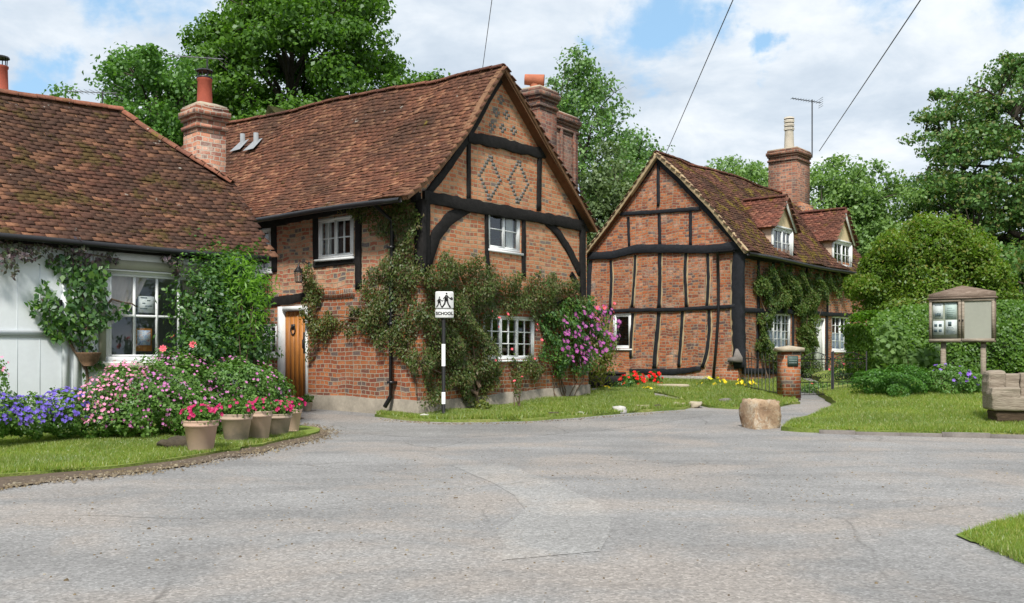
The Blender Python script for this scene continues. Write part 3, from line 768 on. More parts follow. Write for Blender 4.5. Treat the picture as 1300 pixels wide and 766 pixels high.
tag(g.build('grass', gb, uv=False), 'short grass on the verge before the white cottage', 'grass', None, 'stuff')

# ---- verge below house 2
ctr = lambda px, py, up=.05: at(px, py, up)
v2 = [ctr(478, 526), ctr(520, 531), ctr(575, 533), ctr(660, 532), ctr(720, 528), ctr(775, 524), ctr(820, 520), ctr(868, 517), ctr(884, 513), ctr(862, 508), ctr(830, 505), (3.9, 26.3), (2.4, 25.2), (1.9, 23.6), (-1.55, 19.0), (-2.6, 19.1)]
zV = lambda x, y: H(x, y)+.05
struct(sheet('grass_verge', v2, zV, grassm, .3, .07, .06, mats=[grassm, grassm]))
g = MB(); grass_blades(g, v2, zV, 3000, .07, 6, .008)
tag(g.build('grass', gb, uv=False), 'daisy dotted grass strip below the ivy clad gable', 'grass', None, 'stuff')
v3 = [ctr(858, 502), ctr(875, 510), ctr(900, 515), ctr(940, 517), ctr(985, 515), ctr(1012, 510), (7.35, 25.0), (8.8, 26.8), (9.0, 30), (6.8, 28.4), (2.9, 31.4), (2.9, 28)]
struct(sheet('grass_verge', v3, zV, grassm, .3, .07, .06, mats=[grassm, grassm]))
g = MB(); grass_blades(g, v3, zV, 1700, .08, 7, .010)
tag(g.build('grass', gb, uv=False), 'grass in front of the right hand timbered cottage', 'grass', None, 'stuff')
# ---- right bank
v4f = [at(994, 547), at(1015, 549), at(1050, 550), at(1120, 552), at(1200, 554), at(1300, 556), at(1420, 558)]
RB = v4f+[(16, 15.2), (24, 15.2), (24, 40), (11.3, 40), (9.5, 29), (7.9, 24.6), at(1064, 512, .12), at(1038, 524, .08), at(1003, 540)]
def zRB(x, y):
    x = np.asarray(x, float); y = np.asarray(y, float)
    s = np.clip((y-15.7)/5.5, 0, 1)*np.clip((x-4.6-.28*np.maximum(y-16, 0))/3.0, 0, 1)
    return H(x, y)+.07+.34*s*s*(3-2*s)**.6
struct(sheet('grass_bank', RB, zRB, grassm, .4, .06, .16, mats=[grassm, grassm]))
g = MB(); grass_blades(g, [p for p in RB], zRB, 3000, .055, 8, .0065, avoid=lambda x, y: (y > 23.5))
tag(g.build('grass', gb, uv=False), 'mown grass bank in front of the notice board and hedge', 'grass', None, 'stuff')
mb = MB(); r = random.Random(5)
x0, y0 = at(1052, 553); xx = x0; 
kerbm = m_plain('kerb_stone', (.20, .18, .165), .9, .35, 4, .4)
k0 = Vector(at(1040, 551)); k1 = Vector(at(1480, 562)); L = (k1-k0).length; s = 0; dd = (k1-k0).normalized(); nn = Vector((-dd.y, dd.x))
while s < L:
    l = r.uniform(.35, .7); a = k0+dd*s; b = k0+dd*(s+l-.012); hz = r.uniform(.055, .085)
    q = [a, b, b+nn*.12, a+nn*.12]
    mb.add([(p.x, p.y, -.05) for p in q]+[(p.x+r.uniform(-.006, .006), p.y+r.uniform(-.006, .006), hz) for p in q], [(4, 5, 6, 7), (0, 1, 5, 4), (1, 2, 6, 5), (3, 0, 4, 7)])
    s += l
struct(mb.build('kerb', kerbm, uv=False))
# small corner of verge at lower right
v5 = [at(1222, 681), at(1240, 674), at(1262, 668), at(1300, 659), at(1420, 640), at(1540, 690), at(1420, 730), at(1310, 722), at(1255, 700)]
struct(sheet('grass_verge', v5, lambda x, y: H(x, y)+.012, grassm, .15, .09, .0, mats=[grassm, grassm]))
g = MB(); grass_blades(g, v5, lambda x, y: H(x, y)+.012, 9000, .05, 9, .004)
tag(g.build('grass', gb, uv=False), 'scrap of grass at the lower right road edge', 'grass', None, 'stuff')
# path to the gate
# ================================================================== stones
def rock(name, cx, cy, z, sx, sy, sz, mat, label, seed, group=None, cat='stone', blocky=.5, rot=0, sub=3, amp=.12):
    bm = bmesh.new(); bmesh.ops.create_cube(bm, size=1.0)
    bmesh.ops.subdivide_edges(bm, edges=bm.edges[:], cuts=7 if sub > 2 else 3, use_grid_fill=True)
    r = np.random.default_rng(seed); ph = r.uniform(0, 6, (6, 3)); fr = r.uniform(1.5, 7, (6, 3))
    for v in bm.verts:
        p = np.array(v.co); q = p/np.linalg.norm(p)*.62; p = p*blocky+q*(1-blocky)
        d = sum(math.sin(float(fr[k]@p)+ph[k][0])/(1+k*.6) for k in range(6))
        d2 = sum(math.sin(float(fr[k]@p)*3.7+ph[k][1])/(1+k) for k in range(6))
        v.co = Vector(p*(1+amp*.6*d+amp*.18*d2))
    me = bpy.data.meshes.new(name); 
    for v in bm.verts: v.co = Vector((v.co.x*sx, v.co.y*sy, (v.co.z+.42)*sz))
    for f in bm.faces: f.smooth = True
    bm.to_mesh(me); bm.free(); me.materials.append(mat)
    o = bpy.data.objects.new(name, me); col.objects.link(o); o.location = (cx, cy, z); o.rotation_euler.z = rot
    return tag(o, label, cat, group)
def m_rock():
    n = NT('sarsen_stone'); tc = n.n('ShaderNodeTexCoord').outputs['Object']
    a = n.noise(tc, 3, 7, .7); b = n.noise(tc, 22, 5, .75)
    c = n.ramp(a, [(.3, (.22, .135, .085)), (.5, (.40, .28, .18)), (.68, (.52, .42, .30))])
    g_ = n.n('ShaderNodeNewGeometry').outputs['Normal']; z = n.n('ShaderNodeSeparateXYZ', {0: g_}).outputs[2]
    l = n.noise(tc, 7, 6, .8); c = n.mix(n.ramp(l, [(.52, 0), (.62, .7)]), c, (.58, .53, .43))
    c = n.mix(n.ramp(b, [(.35, .5), (.5, 0)]), c, (.11, .07, .045))
    n.principled(c, .93, n.bump(n.math('ADD', a, n.math('MULTIPLY', b, .6)), .9, .03), 0, .15); return n.m
x, y = at(971, 545); rock('boulder', x, y+.25, H(x, y)-.14, .53, .46, .66, m_rock(), 'square buff boulder on the road beside the grass tip', 11, None, 'boulder', .80, .32, 3, .15)
darkrock = m_plain('mossy_dark_rock', (.075, .06, .042), .95, .5, 8, .9)
x, y = at(222, 574); rock('rock', x, y+.1, .02, .40, .28, .17, darkrock, 'flat dark mossy rock left of the first flowerpot', 21, None, 'rock', .4, .3, 3, .2)
x, y = at(246, 575); rock('rock', x, y+.16, .02, .26, .22, .15, darkrock, 'small dark rock tucked against the first flowerpot', 22, None, 'rock', .4, .9, 3, .2)
for i, (px, py, s_, lb) in enumerate([(538, 529, .17, 'white knobbly stone left of the school sign post'), (593, 529, .16, 'grey stone just right of the school sign post'), (654, 529, .16, 'pale stone on the verge below the lower gable window'),
        (703, 527, .2, 'dark jagged stone on the verge below the purple clematis'), (737, 526, .16, 'white stone at the corner below the clematis'), (787, 522, .28, 'bright white stone on the grass right of the gable'), (817, 519, .24, 'brown stone on the grass edge by the lane bend'),
        (836, 518, .2, 'small dark stone right of the brown verge stone'), (863, 516, .24, 'flat brown stone at the right tip of the verge'), (883, 515, .26, 'reddish stone at the mouth of the cottage path'), (922, 512, .3, 'flat grey stone in the grass before the right cottage')]):
    x, y = at(px, py, .05); m_ = [whitestone, stonem, whitestone, darkrock, whitestone, whitestone, stonem, darkrock, stonem, stonem, kerbm][i]
    rock('verge_stone', x, y+.05, H(x, y)+.01, s_*.95, s_*.75, s_*.5, m_, lb, 30+i, 'stones lining the grass verge', 'stone', .35, i, 2, .25)

def pebbles(line, zf, n, spread, label, seed, smin=.006, smax=.020):
    r = np.random.default_rng(seed); m = MB(); L = len(line)-1
    for _ in range(n):
        k = r.integers(0, L); f = r.uniform(); a = line[k]; b = line[k+1]
        x = a[0]+(b[0]-a[0])*f+r.normal(0, spread); y = a[1]+(b[1]-a[1])*f+r.normal(0, spread)
        s = r.uniform(smin, smax)*(1 if r.uniform() > .1 else 1.6); z = float(zf(x, y)); an = r.uniform(0, 6.28, 5); v = [(x+s*math.cos(q)*r.uniform(.7, 1.1), y+s*math.sin(q)*r.uniform(.7, 1.1), z-.004) for q in (0, 1.25, 2.5, 3.8, 5.0)]
        t_ = [(x+s*.5*math.cos(q), y+s*.5*math.sin(q), z+s*r.uniform(.4, .7)) for q in (0, 1.25, 2.5, 3.8, 5.0)]
        m.add(v+t_, [(i, (i+1) % 5, 5+(i+1) % 5, 5+i) for i in range(5)]+[(5, 6, 7, 8, 9)])
    tag(m.build('gravel', pebm, uv=False), label, 'gravel', None, 'stuff')
pebm = m_leaf('loose_gravel', [(.11, .085, .06), (.19, .155, .12), (.08, .06, .04), (.28, .25, .21)], 0, .02)
pebbles(frs[1:], lambda x, y: H(x, y)+.014, 1900, .14, 'loose gravel and crumbs of soil along the left verge edge', 3)
pebbles([ctr(478, 529), ctr(560, 535), ctr(660, 534), ctr(775, 526), ctr(868, 519)], H, 700, .09, 'grit along the edge of the middle verge', 4)
pebbles([at(560, 585), at(640, 620), at(780, 600), at(950, 620), at(1150, 640), at(1290, 600), at(1000, 570), at(300, 640), at(80, 680), at(500, 690), at(900, 720)], H, 1300, 1.1, 'scattered loose grit on the worn road', 5, .005, .012)
# ================================================================== HOUSE 2: brick and timber cottage in the middle
h2 = empty('timber_framed_cottage', (-1.80, 18.3, 0), math.atan2(.8, .6), 'brick and black timber cottage with creeper on its gable and oak front door', 'house')
gf2 = lambda a, z, o: (a, -o, z)
sf2 = lambda a, z, o: (-o, a, z)
def g2(px, py): p = pick(h2, 1, 0, px, py); return (p.x, p.z)
def s2(px, py): p = pick(h2, 0, 0, px, py); return (p.y, p.z)
def verge2(px, py): p = pick(h2, 1, -.22, px, py); return (p.x, p.z)
W2 = 6.05; L2 = 10.6
pl = [verge2(*p) for p in ((516, 248), (536, 232), (560, 208), (594, 164), (618, 120), (640, 84))]
pr = [verge2(*p) for p in ((758, 292), (735, 251), (700, 190), (672, 139), (640, 84))]
apex = pl[-1]
PL, SL = profile_fn(pl, -.22, .019, .02, seed=1.0); PR, SR = profile_fn(pr, -.22, .019, .02, seed=2.0)
LR = L2+.4
rb = MB()
tiles(rb, PL, LR, SL, seed=11, v0=-.04); tiles(rb, PR, LR, SR, seed=12, v0=-.04)
deck(rb, PL, LR, SL); deck(rb, PR, LR, SR)
rp = [tuple(PL(np.array([u]), np.array([SL]))[0]) for u in np.linspace(0, LR, 12)]
ridge(rb, rp, .11, .31)
roof2 = rb.build('roof', [tile2, board_brown, ridgem], h2, uv=False)
# small rear gablet showing over the ridge
def roofz(prof, x):
    A = np.array(sorted(prof)); return float(np.interp(x, A[:, 0], A[:, 1]))
# walls
openS = []; openG = []
def wrect(f, px0, px1, py0, py1):
    cx = (px0+px1)/2; cy = (py0+py1)/2
    a0 = f(px0, cy)[0]; a1 = f(px1, cy)[0]; z1 = f(cx, py0)[1]; z0 = f(cx, py1)[1]
    return (min(a0, a1), max(a0, a1), z0, z1)
wg_up = wrect(g2, 620, 661, 266, 319); wg_lo = wrect(g2, 612, 678, 401, 457)
ws_a = wrect(s2, 405, 449, 276, 328); ws_b = wrect(s2, 322, 345, 291, 346); ws_c = wrect(s2, 334, 353, 411, 452); dr = wrect(s2, 357, 392, 389, 515)
ZS = 2.62
print('wins', wg_up, wg_lo, ws_a, ws_b, ws_c, dr, 'apex', apex)
top = [(x, z-.10) for x, z in pl if x > .05]+[(x, z-.10) for x, z in reversed(pr[:-1]) if x < W2-.05]
zl = roofz(pl, .0)-.08; zr_ = roofz(pr, W2)-.08
wb = MB()
wb.wall(gf2, [(0, ZS), (W2, ZS), (W2, zr_)]+top[::-1]+[(0, zl)], [rect(*wg_up)], 0, .16, 1)
wb.wall(gf2, rect(-.03, W2+.03, -.1, ZS), [rect(*wg_lo)], .03, .18, 0)
wb.fbox(gf2, -.03, W2+.03, ZS-.02, ZS+.03, -.1, .028, 0)
wb.wall(sf2, rect(0, L2, ZS, zl), [rect(*ws_a), rect(*ws_b)], 0, .16, 2)
drh = rect(dr[0], dr[1], -.1, dr[3])
wb.wall(sf2, [(-.03, -.1), (dr[0], -.1), (dr[0], dr[3]), (dr[1], dr[3]), (dr[1], -.1), (L2, -.1), (L2, ZS), (-.03, ZS)], [rect(*ws_c)], .03, .18, 0)
for a in (dr[0], dr[1]): wb.add([sf2(a, -.1, .03), sf2(a, dr[3], .03), sf2(a, dr[3], -.2), sf2(a, -.1, -.2)], [(0, 1, 2, 3)], 0)
wb.fbox(sf2, -.03, L2, ZS-.02, ZS+.03, -.1, .028, 0)
wb.box(W2-.1, W2, .1, L2, -.1, zr_, 1); wb.box(.1, W2-.1, L2-.1, L2, -.1, 4.3, 1)
wb.wall(lambda a, z, o: (a, L2-.02+o, z), [(0, 4.2), (W2, 4.2), (apex[0], apex[1]-.15)], [], 0, .1, 1)
wb.build('wall', [brick_low, brick_gab, brick_up], h2)
# plinth
pb = MB(); rr = random.Random(4)
def plinth(fn, a0, a1, hts, o=.07):
    n = 14
    for i in range(n):
        a = a0+(a1-a0)*i/n; b = a0+(a1-a0)*(i+1)/n; z0 = hts(a); z1 = hts(b)
        pb.add([fn(a, -.15, o+.02), fn(b, -.15, o+.02), fn(b, z1, o), fn(a, z0, o), fn(b, z1+.015, .0), fn(a, z0+.015, .0)], [(0, 1, 2, 3), (3, 2, 4, 5)])
plinth(gf2, -.075, W2+.05, lambda a: .40+.035*a+.012*math.sin(a*5)); plinth(sf2, -.075, dr[0]-.03, lambda a: .42+.02*a+.012*math.sin(a*4))
pb.build('plinth', concrete, h2)
# soldier course over the lower side wall
sb = MB()
a_0, a_1 = s2(452, 375)[0], s2(396, 375)[0]
n = 26
for i in range(n):
    a = a_0+(a_1-a_0)*i/n; sb.fbox(sf2, a+.006, a+(a_1-a_0)/n-.006, ZS-.13, ZS+.08+rr.uniform(-.01, .01), .0, .052+rr.uniform(0, .008))
sb.build('soldier_course', brick_low, h2)
bm2 = dict(mat=timber)
def G(pts, w, **k): return beam(h2, gf2, [g2(*p) for p in pts], w, **k)
def S(pts, w, **k): return beam(h2, sf2, [s2(*p) for p in pts], w, **k)
G([(536, 250), (600, 262), (680, 276), (752, 289)], .25, off=.07, name='tie_beam', jit=.10)
G([(592, 174), (640, 184), (690, 196)], .23, off=.06, name='collar_beam', jit=.11)
G([(640, 92), (618, 128), (596, 170), (566, 215), (541, 247)], .15, off=.045, name='principal_rafter')
G([(641, 92), (672, 147), (700, 200), (725, 252), (738, 279)], .15, off=.045, name='principal_rafter')
G([(594, 180), (594, 254)], .095); G([(684, 200), (683, 268)], .13)
G([(538, 254), (537, 300), (538, 345)], .24, off=.055, name='corner_post')
G([(738, 286), (738, 340), (739, 396)], .19, off=.055, name='corner_post')
G([(597, 264), (572, 276), (553, 298), (541, 338)], .26, off=.03, name='curved_brace', ww=[.17, .26, .28, .22])
G([(690, 280), (708, 296), (722, 318), (737, 348)], .2, off=.03, name='curved_brace', ww=[.14, .2, .22, .22])
G([(617, 264), (617, 310), (619, 352)], .10); G([(664, 274), (664, 310), (664, 352)], .12)
G([(700, 384), (742, 390)], .17)
G([(724, 348), (738, 372)], .15, name='curved_brace')
S([(318, 287), (380, 274), (440, 262), (532, 247)], .26, off=.06, name='wall_plate')
S([(401, 276), (402, 330)], .13); S([(456, 268), (456, 300), (456, 368)], .15); S([(348, 288), (349, 346)], .16)
S([(399, 336), (452, 330)], .15); S([(533, 255), (533, 300), (533, 350)], .22, off=.05, name='corner_post')
S([(330, 385), (360, 382), (398, 376)], .19, off=.06, name='door_lintel')
# blue header diamonds
def diamond(pts):
    d = MB(); r_ = random.Random(3)
    for a, z in pts: d.fbox(gf2, a-.052+r_.uniform(-.008, .008), a+.052, z-.032, z+.032, -.02, .0025+r_.uniform(0, .001))
    return d
blue_h = m_plain('blue_grey_header', (.19, .18, .165), .85, .5, 9, .3, .15)
for cx, cy in ((622, 226), (658, 231)):
    c = g2(cx, cy); pts = []
    for k in range(-6, 7):
        x = .36*(1-abs(k)/6.0)
        pts.append((c[0]+x, c[1]+k*.075))
        if x > 0: pts.append((c[0]-x, c[1]+k*.075))
    pts += [(c[0]+.06, c[1]+.45), (c[0]-.06, c[1]-.45)]
    diamond(pts).build('brick_diamond', blue_h, h2)
pts = []
for cx, cy in ((636, 127), (630, 143), (643, 146), (625, 160), (638, 163), (652, 166)):
    c = g2(cx, cy); pts += [(c[0], c[1]+.07), (c[0]-.07, c[1]), (c[0]+.07, c[1]), (c[0], c[1]-.07)]
diamond(pts).build('brick_diamond', blue_h, h2, label='scatter of blue grey headers near the apex')
# bargeboards along the verges
vf = lambda a, z, o: (a, -.22-o, z)
def verge(prof, nm='bargeboard'):
    return beam(h2, vf, [(x, z-.035) for x, z in prof], .10, off=.02, name=nm, mat=board_brown, jit=.05, depth=.10)
verge(pl); verge(pr)
# windows
window(h2, gf2, *wg_up, lights=2, cols=1, rows=2, curtain=[(.75, 1.0, 0, 1)], cmat=offwhite, label='white two light casement in the upper gable')
window(h2, gf2, *wg_lo, lights=3, cols=2, rows=3, out=.03, label='white three light casement in the lower gable')
window(h2, sf2, *ws_a, lights=2, cols=2, rows=2, curtain=[(0.0, .2, 0, 1), (.8, 1, 0, 1)], cmat=offwhite, out=.04, label='white upper casement over the lantern')
window(h2, sf2, *ws_b, lights=1, cols=2, rows=3, out=.04); window(h2, sf2, *ws_c, lights=1, cols=2, rows=3, out=.03)
# door
fb = MB(); a0, a1, z1 = dr[0], dr[1], dr[3]; dz = float(H(0, 20.5))-.02
fb.fbox(sf2, a0, a0+.05, dz, z1, -.14, .06); fb.fbox(sf2, a1-.12, a1, dz, z1, -.14, .10); fb.fbox(sf2, a0+.07, a1-.13, z1-.10, z1, -.14, .085)
fb.build('door_frame', white, h2)
db = MB(); n = 5
for i in range(n):
    w_ = (a1-a0-.18)/n; x = a0+.055+i*w_; db.fbox(sf2, x+.004, x+w_-.004, dz+.03, z1-.11, -.05, -.01)
db.fbox(sf2, a0+.055, a1-.125, dz+.03, z1-.11, -.07, -.03)
door = db.build('door', oak, h2, label='orange brown plank oak door')
kb = MB(); am = (a0+a1)/2+.05; zk = z1-.5
kb.tube([sf2(am+.07*math.cos(k*PI/6), zk+.09*math.sin(k*PI/6)-.02, .01) for k in range(-8, 3)], .014, 6); kb.fbox(sf2, am-.05, am+.05, zk+.02, zk+.11, -.02, .02)
kb.build('door_knocker', blackiron, door)
hb = MB(); ah = a0+.15; zh = dz+1.38
hb.fbox(sf2, ah-.03, ah+.03, zh-.2, zh+.25, -.012, .0); hb.tube([sf2(ah, zh-.13, -.01), sf2(ah, zh-.08, .04), sf2(ah, zh+.08, .04), sf2(ah, zh+.14, -.01)], .014, 6)
hb.build('door_handle', blackiron, door)
stp = MB(); stp.fbox(sf2, a0-.05, a1+.05, dz-.1, dz+.05, -.1, .25); stp.build('door_step', concrete, h2)
# name board, lantern
c0 = s2(398, 412); c1 = s2(415, 424); nb = MB(); nb.fbox(sf2, c1[0], c0[0], s2(406, 424.5)[1], s2(406, 411.5)[1], .03, .06); nbo = nb.build('name_board', oak, h2, label='small orange wooden house name board')
nl = MB(); zz = (s2(406, 424.5)[1]+s2(406, 411.5)[1])/2; rr = random.Random(8)
for row in (0.035, -.035):
    for k in range(7):
        a = c1[0]+.05+k*(c0[0]-c1[0]-.1)/7; nl.fbox(sf2, a, a+rr.uniform(.015, .03), zz+row-.012, zz+row+.012, .06, .064)
nl.build('carved_lettering', timber, nbo)
q = s2(393, 352); lantern(h2, sf2, q[0], q[1]+.0)
# gutter and downpipe
gb_ = MB(); y_ = np.linspace(-.1, L2, 20); ex, ez = pl[0]
gb_.tube([(ex-.05, y, ez-.08+.02*math.sin(y)) for y in y_], .055, 8); gb_.build('gutter', plastic, h2, True, uv=False)
dp = MB(); yd = s2(503, 400)[0]
dp.tube([(ex-.02, yd, ez-.1), (-.12, yd, ez-.35), (-.12, yd, 2.8), (-.15, yd, 2.6), (-.15, yd, .52), (-.2, yd, .42)], .04, 8)
for z in (3.4, 1.9, .75): dp.box(-.2, -.02, yd-.06, yd+.06, z, z+.05)
dp.tube([(-.15, yd, .5), (-.3, yd+.02, .30)], .045, 8)
dp.build('downpipe', plastic, h2, uv=False)
# soil pipes: two lead vents on the roof
for px, py in ((308, 183), (325, 182)):
    yy = []
    o, d = ray_local(h2, px, py); best = None
    for k in np.linspace(15, 40, 2500):
        p = o+d*k
        if p.x > pl[0][0] and p.x < apex[0] and p.z < roofz(pl, p.x)+.12: best = p; break
    if best is None: continue
    v = MB(); v.tube([best-Vector((.0, 0, .05)), best+Vector((0, 0, .26))], .065, 10); 
    v.add([tuple(best+Vector(q_)) for q_ in ((-.24, -.20, -.20), (-.26, .2, -.22), (.08, .16, .12), (.08, -.16, .12), (-.2, 0, -.12))], [(0, 1, 4), (1, 2, 3, 4), (0, 4, 3)])
    v.build('roof_vent', leadm, h2, uv=False, label=None)
# chimney stacks on the far side
o_, zc = chimney_stack(h2, 5.25, .95, .72, .72, 3.5, 7.80, brick_ch2, label='square stack with a broken red pot'); 
cp = MB(); cp.lathe([(.13, 0), (.12, .12), (.15, .14), (.13, .2)], 14, (5.2, .95, zc)); cp.tube([(5.05, 1.15, zc+.22), (5.3, .75, zc+.18)], [.13, .15], 12, cap=False); cp.tube([(5.2, .95, zc+.1), (5.1, 1.0, zc+.24)], .11, 10)
cp.build('chimney_pot', terracotta, o_, True, uv=False)
chimney_stack(h2, 7.45, 1.85, 1.05, .70, 3.2, 7.78, brick_ch2, label='tall dark stack with ribbed corners', strips=True)
# low rear range
def wing_prof(y0, y1, z0, z1): return [(y0, z0), ((y0+y1)/2, (z0+z1)/2-.05), (y1, z1)]
PW0, SW = profile_fn(wing_prof(2.1, 4.0, 4.45, 6.35), 0, 0, .015, seed=4)
def PW(u, v): q = PW0(u, v); return np.stack([5.9+np.asarray(u, float), q[..., 0], q[..., 2]], -1)
def PWb(u, v): q = PW0(u, v); return np.stack([5.9+np.asarray(u, float), 8.0-q[..., 0], q[..., 2]], -1)
mb = MB(); LW = 3.45
tiles(mb, PW, LW, SW, seed=31); tiles(mb, PWb, LW, SW, seed=32); deck(mb, PW, LW, SW, nu=6); deck(mb, PWb, LW, SW, nu=6)
mb.build('rear_roof', [tile2, board_brown], h2, uv=False)
mb = MB(); mb.box(6.0, 8.95, 2.35, 5.6, -.1, 4.45); mb.add([(8.95, 2.35, 4.45), (8.95, 5.65, 4.45), (8.95, 4.0, 6.2)], [(0, 1, 2)]); mb.build('rear_wall', brick_up, h2)
# second ridge block at the left end of the roof (mossy gablet)
p_ = pick(h2, 0, apex[0]+.25, 352, 143)
mb = MB(); yb = p_.y; zb = apex[1]+.019*yb
mb.add([(apex[0]+.0, yb-.55, zb-.25), (apex[0]+.0, yb+.35, zb-.25), (apex[0]-.05, yb+.0, zb+.26), (apex[0]+2.6, yb-.55, zb-.25), (apex[0]+2.6, yb+.35, zb-.25), (apex[0]+2.6, yb, zb+.26)], [(0, 1, 2), (0, 3, 5, 2), (1, 4, 5, 2), (3, 4, 5)])
mb.build('rear_gablet', mossm, h2, uv=False)

# ================================================================== HOUSE 3: timbered cottage on the right
h3 = empty('timber_framed_cottage', (2.56, 31.3, 0), math.atan2(-.64, .768), 'orange brick cottage with wavy black timbers and two roof dormers', 'house')
gf3 = lambda a, z, o: (a, -o, z)
W3 = 5.35; L3 = 10.8
sf3 = lambda a, z, o: (W3+o, a, z)
def g3(px, py): p = pick(h3, 1, 0, px, py); return (p.x, p.z)
def s3(px, py): p = pick(h3, 0, W3, px, py); return (p.y, p.z)
def verge3(px, py): p = pick(h3, 1, -.2, px, py); return (p.x, p.z)
pl3 = [verge3(*p) for p in ((741, 322), (770, 285), (800, 243), (833, 194))]
pr3 = [verge3(*p) for p in ((947, 318), (906, 266), (866, 224), (833, 194))]
ap3 = pl3[-1]
PL3, SL3 = profile_fn(pl3, -.2, 0, .02, seed=5.0); PR3, SR3 = profile_fn(pr3, -.2, 0, .03, seed=7.0)
print('h3', pl3, pr3)
LR3 = L3+.3
def mainz(x): return float(np.interp(x, [ap3[0], pr3[2][0], pr3[1][0], pr3[0][0]], [ap3[1], pr3[2][1], pr3[1][1], pr3[0][1]]))
# dormer positions on the right wall plane
def dorm(pxl, pxr, py_t, py_b, peak, pyp):
    a0 = s3(pxl, (py_t+py_b)/2)[0]; a1 = s3(pxr, (py_t+py_b)/2)[0]; z0 = s3((pxl+pxr)/2, py_b)[1]; z1 = s3((pxl+pxr)/2, py_t)[1]; zp = s3(peak, pyp)[1]
    return a0, a1, z0, z1, zp
D = [dorm(979, 1005, 291, 326, 992, 252), dorm(1056, 1080, 308, 339, 1069, 268)]
print('dormers', D)
DX = 5.37
def clip3(u, v):
    P = PR3(u, v); m = np.ones(len(u), bool)
    for a0, a1, z0, z1, zp in D:
        m &= ~((P[:, 1] > a0+.02) & (P[:, 1] < a1-.02) & (P[:, 0] < DX+.25) & (P[:, 2] < z1+.1) & (P[:, 0] > DX-2.2))
    return m
rb = MB(); tiles(rb, PL3, LR3, SL3, seed=41); tiles(rb, PR3, LR3, SR3, clip=clip3, seed=42, v0=-.03)
deck(rb, PL3, LR3, SL3); deck(rb, PR3, LR3, SR3, clip=clip3, nu=60, nv=30)
ridge(rb, [tuple(PR3(np.array([u]), np.array([SR3]))[0]) for u in np.linspace(0, LR3, 12)], .11, .31)
rb.build('roof', [tile3, board_brown, ridgem], h3, uv=False)
w3g = wrect(g3, 778, 801, 398, 443)
w3a = wrect(s3, 972, 1004, 397, 444); w3b = wrect(s3, 1056, 1079, 401, 446); d3 = wrect(s3, 1033, 1047, 404, 480)
zl3 = roofz(pl3, 0)-.1; zr3 = roofz(pr3, W3)-.08
top = [(x, z-.10) for x, z in pl3 if .05 < x < W3]+[(x, z-.1) for x, z in reversed(pr3[:-1]) if .05 < x < W3-.05]
wb = MB()
wb.wall(gf3, [(0, .1), (W3, .1), (W3, zr3)]+top[::-1]+[(0, zl3)], [rect(*w3g)], 0, .16, 0)
zt = zr3
wb.wall(sf3, rect(0, L3, .1, zt), [rect(*w3a), rect(*w3b), rect(d3[0], d3[1], .2, d3[3])], 0, .16, 0)
wb.box(0, .1, .1, L3, .1, zl3, 0); wb.box(.1, W3-.1, L3-.1, L3, .1, zl3, 0); wb.wall(lambda a, z, o: (a, L3-.02, z), [(0, zl3-.1), (W3, zl3-.1), (ap3[0], ap3[1]-.2)], [], 0, .1, 0)
wb.build('wall', brick_h3, h3)
fl = MB(); p0 = g3(815, 489); p1 = g3(905, 486); fl.fbox(gf3, p0[0], p1[0], .3, g3(850, 477)[1], -.05, .03); fl.build('flint_footing', flint, h3)
fl = MB(); fl.fbox(gf3, 0, p0[0], .3, .62, -.05, .02); fl.build('brick_footing', brick_low, h3); fl = MB(); fl.fbox(gf3, p1[0]+.02, W3, .3, .95, -.05, .024); fl.build('brick_footing', brick_low, h3)
def G3(pts, w, **k):
    k.setdefault('mat', timber2); k.setdefault('jit', .11); return beam(h3, gf3, [g3(*p) for p in pts], w*.88, **k)
def G3L(pts, w, **k):     # stud with its pale limewashed margin
    beam(h3, gf3, [g3(*p) for p in pts], w+.05, off=.006, name='limewash_margin', mat=lime, jit=.16, depth=.02); return G3(pts, w, **k)
def S3(pts, w, **k):
    k.setdefault('mat', timber2); return beam(h3, sf3, [s3(*p) for p in pts], w, **k)
G3([(741, 326), (778, 324), (809, 316), (853, 316), (897, 317), (942, 312)], .27, off=.07, name='tie_beam', jit=.05, ww=[.22, .24, .27, .25, .24, .26])
G3([(834, 202), (800, 251), (770, 292), (748, 320)], .17, off=.055, name='principal_rafter'); G3([(834, 202), (866, 233), (904, 274), (934, 306)], .17, off=.055, name='principal_rafter')
G3([(788, 272), (836, 269), (889, 265)], .13, name='collar_beam', off=.05)
G3([(836, 206), (836, 262)], .11); G3([(837, 272), (838, 312)], .11)
G3([(798, 276), (799, 313)], .09); G3([(877, 268), (877, 312)], .09)
G3([(750, 331), (748, 360), (747, 392)], .16, name='corner_post'); 
G3L([(776, 331), (777, 360), (775, 392)], .10); G3L([(807, 324), (806, 350), (803, 390)], .10); G3L([(838, 322), (838, 360), (837, 391)], .13)
G3L([(871, 322), (870, 350), (872, 390)], .10); G3L([(899, 323), (900, 352), (898, 390)], .10)
G3([(760, 396), (800, 394), (860, 393), (934, 389)], .125, off=.05, name='mid_rail')
G3L([(777, 398), (772, 415), (771, 440)], .08); G3L([(804, 398), (802, 425), (801, 454)], .10); G3L([(837, 397), (834, 430), (831, 468)], .14)
G3L([(867, 396), (865, 430), (862, 466)], .10); G3L([(901, 394), (901, 425), (898, 448), (892, 467)], .11)
G3([(800, 470), (826, 472), (858, 472), (890, 468)], .15, off=.05, name='sill_beam', ww=[.09, .15, .19, .14])
G3([(938, 318), (936, 390), (938, 440), (939, 468)], .36, off=.06, name='corner_post', ww=[.36, .30, .33, .36])
beam(h3, gf3, [g3(*p) for p in ((930, 330), (930, 400), (932, 455))], .14, off=.008, name='limewash_margin', mat=lime, jit=.2, depth=.02)
vf3 = lambda a, z, o: (a, -.2-o, z)
